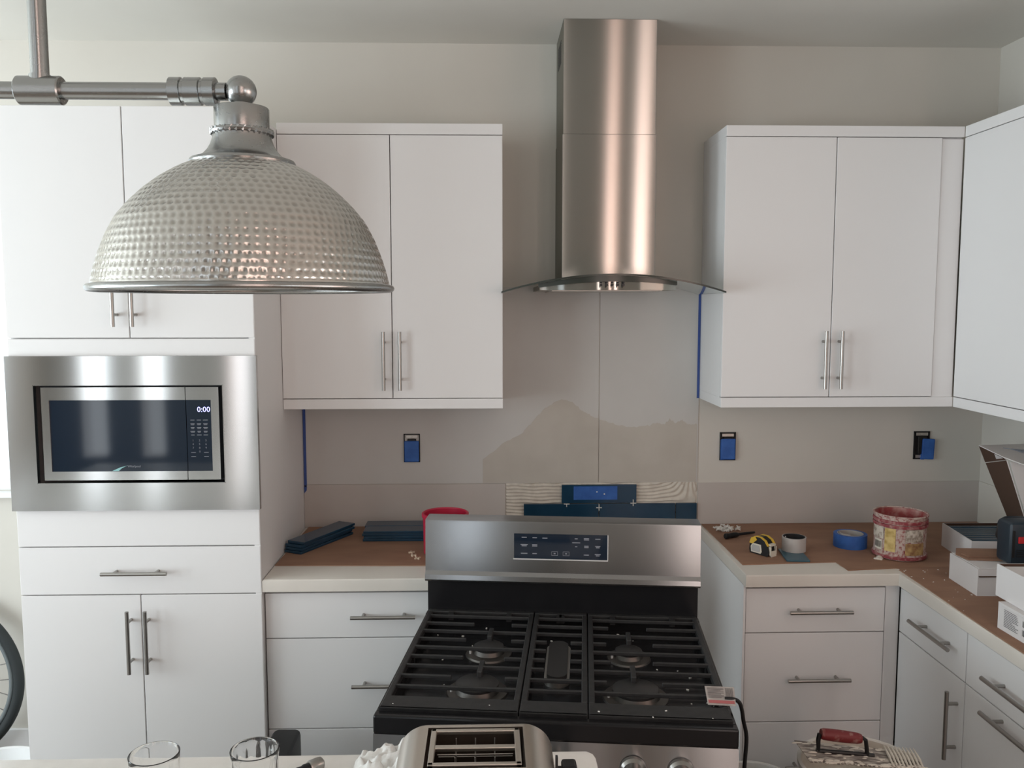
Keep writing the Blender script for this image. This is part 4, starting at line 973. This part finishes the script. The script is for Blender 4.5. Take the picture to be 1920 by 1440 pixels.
# ------------------------------------------------------------------ things on the island
ZI = .9051
def tumbler(label, x, y, h, rt, rb, ribs):
    n = 72; vs = []; fs = []
    t = thing('tumbler', label, 'glass', (x, y, ZI))
    prof = [(0, 0), (rb*.9, 0), (rb, .004)]+[(rb+(rt-rb)*q, .004+(h-.004)*q) for q in (.25, .5, .75, .9)]+[(rt, h-.001), (rt-.0008, h), (rt-.0016, h), (rt-.0022, h-.001)]+[(rb+(rt-rb)*q-.0024, .004+(h-.004)*q) for q in (.9, .75, .5, .25)]+[(rb-.004, .012), (0, .010)]
    b = MB().lathe(prof, (0, 0, 0), n)
    if ribs:
        out = []
        for p in b.v:
            rr = math.hypot(p[0], p[1])
            if rr > .01 and .008 < p[2] < h*.88:
                a = math.atan2(p[1], p[0]); s_ = 1-.035*abs(math.sin(a*ribs/2)) if rr > (rb+(rt-rb)*p[2]/h)-.001 else 1
                out.append(Vector((p[0]*s_, p[1]*s_, p[2])))
            else: out.append(Vector(p))
        b.v = out
    part('glass_wall', b, M_clear, t, local=True, ang=40)
tumbler('plain clear drinking glass on island, leftmost', -1.003, -1.872, .0965, .0415, .035, 0)
tumbler('faceted clear drinking glass on island, second from left', -.837, -1.862, .0965, .0410, .036, 12)
# toaster
t = thing('toaster', 'brushed steel two-slot toaster on the island', 'toaster', (-.4575, -2.035, ZI))
hx, dy0, dy1, zt, rc = .122, -.082, .080, .185, .046
P = [(-hx, .012), (-hx-.002, .06)]
P += [(-hx+rc-rc*math.cos(a), zt-rc+rc*math.sin(a)) for a in [PI/2*i/12 for i in range(13)]]
nflat = len(P)-1
P += [(hx-rc+rc*math.sin(a), zt-rc+rc*math.cos(a)) for a in [PI/2*i/12 for i in range(13)]]
P += [(hx+.002, .06), (hx, .012)]
ys = [(dy0, .965), (dy0+.003, .985), (dy0+.010, 1.0), (dy1-.010, 1.0), (dy1-.003, .985), (dy1, .965)]
vs = []; fs = []; n = len(P)
for y, s_ in ys: vs += [(x*s_, y, .01+(z-.01)*s_) for x, z in P]
for j in range(len(ys)-1):
    for i in range(n-1):
        if i == nflat and 2 <= j <= 2: continue
        fs.append((j*n+i, j*n+i+1, (j+1)*n+i+1, (j+1)*n+i))
fs += [tuple(range(n)), tuple(range((len(ys)-1)*n, len(ys)*n))[::-1]]
b = MB().add(vs, fs)
fl_ = hx-rc; hxs, hy0, hy1 = .077, -.058, .062     # hole on top
shell = part('shell', b, M_toast, t, local=True)
b = MB(); y0, y1 = dy0+.010, dy1-.010; zz = zt
xo, xi = fl_+.0005, .0745
def topq(xa, xb, ya, yb): b.add([(xa, ya, zz), (xb, ya, zz), (xb, yb, zz), (xa, yb, zz)], [(0, 1, 2, 3)])
topq(-xo, xo, y0, hy0); topq(-xo, xo, hy1, y1); topq(-xo, -xi, hy0, hy1); topq(xi, xo, hy0, hy1)
part('top_plate', b, M_toast, shell, local=True)
part('cavity', MB().add([(-xi, hy0, zz), (xi, hy0, zz), (xi, hy1, zz), (-xi, hy1, zz), (-xi, hy0, .05), (xi, hy0, .05), (xi, hy1, .05), (-xi, hy1, .05)], [(0, 1, 5, 4), (1, 2, 6, 5), (2, 3, 7, 6), (3, 0, 4, 7), (4, 5, 6, 7)]), mat('toaster_cavity', (.06, .045, .035), .5, .3), t, local=True)
b = MB(); fr = .069; fy0, fy1 = hy0+.005, hy1-.008
def rail(x0, x1, y0, y1, z0=.181, z1=.1875): b.box(x0, x1, y0, y1, z0, z1, .0015)
rail(-fr, fr, fy0, fy0+.008); rail(-fr, fr, fy1-.008, fy1); rail(-fr, -fr+.009, fy0, fy1); rail(fr-.009, fr, fy0, fy1); rail(-fr, fr, .0015-.005, .0015+.005, .180, .1865)
part('slot_frame', b, M_toast, t, local=True)
b = MB()
for yc in (-.027, .030):
    for sg in (-1, 1):
        for k in range(5): b.cyl((-.058, yc+sg*.0135, .165-k*.018), (.058, yc+sg*.0135, .165-k*.018), .0009, 6)
    for x in (-.03, 0, .03):
        for sg in (-1, 1): b.cyl((x, yc+sg*.0115, .07), (x, yc+sg*.0115, .178), .0011, 6)
part('wire_guards', b, M_alu, t, local=True)
part('base', MB().box(-hx+.006, hx-.006, dy0+.006, dy1-.006, 0.0, .013, .002), M_black, t, local=True)
b = MB().box(hx+.0005, hx+.004, 0.003, 0.011, .04, .165); part('lever_slot', b, M_dark, t, local=True)
b = MB().box(hx+.003, hx+.012, .004, .010, .142, .148); b.box(hx+.010, hx+.033, -.006, .022, .138, .154, .004); part('lever', b, M_black, t, local=True)
# crumpled cloth beside the toaster
vs = []; fs = []; n, m = 34, 26
import mathutils.noise as mn
for j in range(m+1):
    for i in range(n+1):
        a = i/n; c = j/m; x = -.685+.110*a; y = -1.86+.125*c
        ed = min(1, 5.5*min(a+.05, 1.12-a, c+.03, 1-c+.03))
        h = (.020+.028*a+.020*abs(mn.noise(Vector((x*38, y*38, 1.3))))+.012*mn.noise(Vector((x*90, y*90, 5))))*max(ed, .0)
        vs.append((x+.006*mn.noise(Vector((x*30, y*30, 9))), y+.008*mn.noise(Vector((x*26, y*30, 3))), max(ZI+.0006, ZI+h)))
for j in range(m):
    for i in range(n):
        a = j*(n+1)+i; fs.append((a, a+1, a+n+2, a+n+1))
solo('cloth', MB().add(vs, fs), M_cloth, 'crumpled white cloth beside the toaster', 'cloth', ang=75)
# small chrome-and-black stopper
t = thing('bottle_stopper', 'small chrome and black stopper between glass and toaster', 'stopper', (-.752, -1.768, ZI), math.radians(40))
part('metal_cap', MB().lathe([(0, .014), (.007, .0135), (.0115, .010), (.0125, .004), (.0125, -.012), (.011, -.015), (0, -.015)], (0, 0, .0128), 28, 'x'), M_nickel, t, local=True)
part('rubber_plug', MB().lathe([(0, -.015), (.009, -.015), (.0095, -.025), (.008, -.028), (.0085, -.038), (.006, -.046), (0, -.046)], (0, 0, .0128), 24, 'x'), M_black, t, local=True)
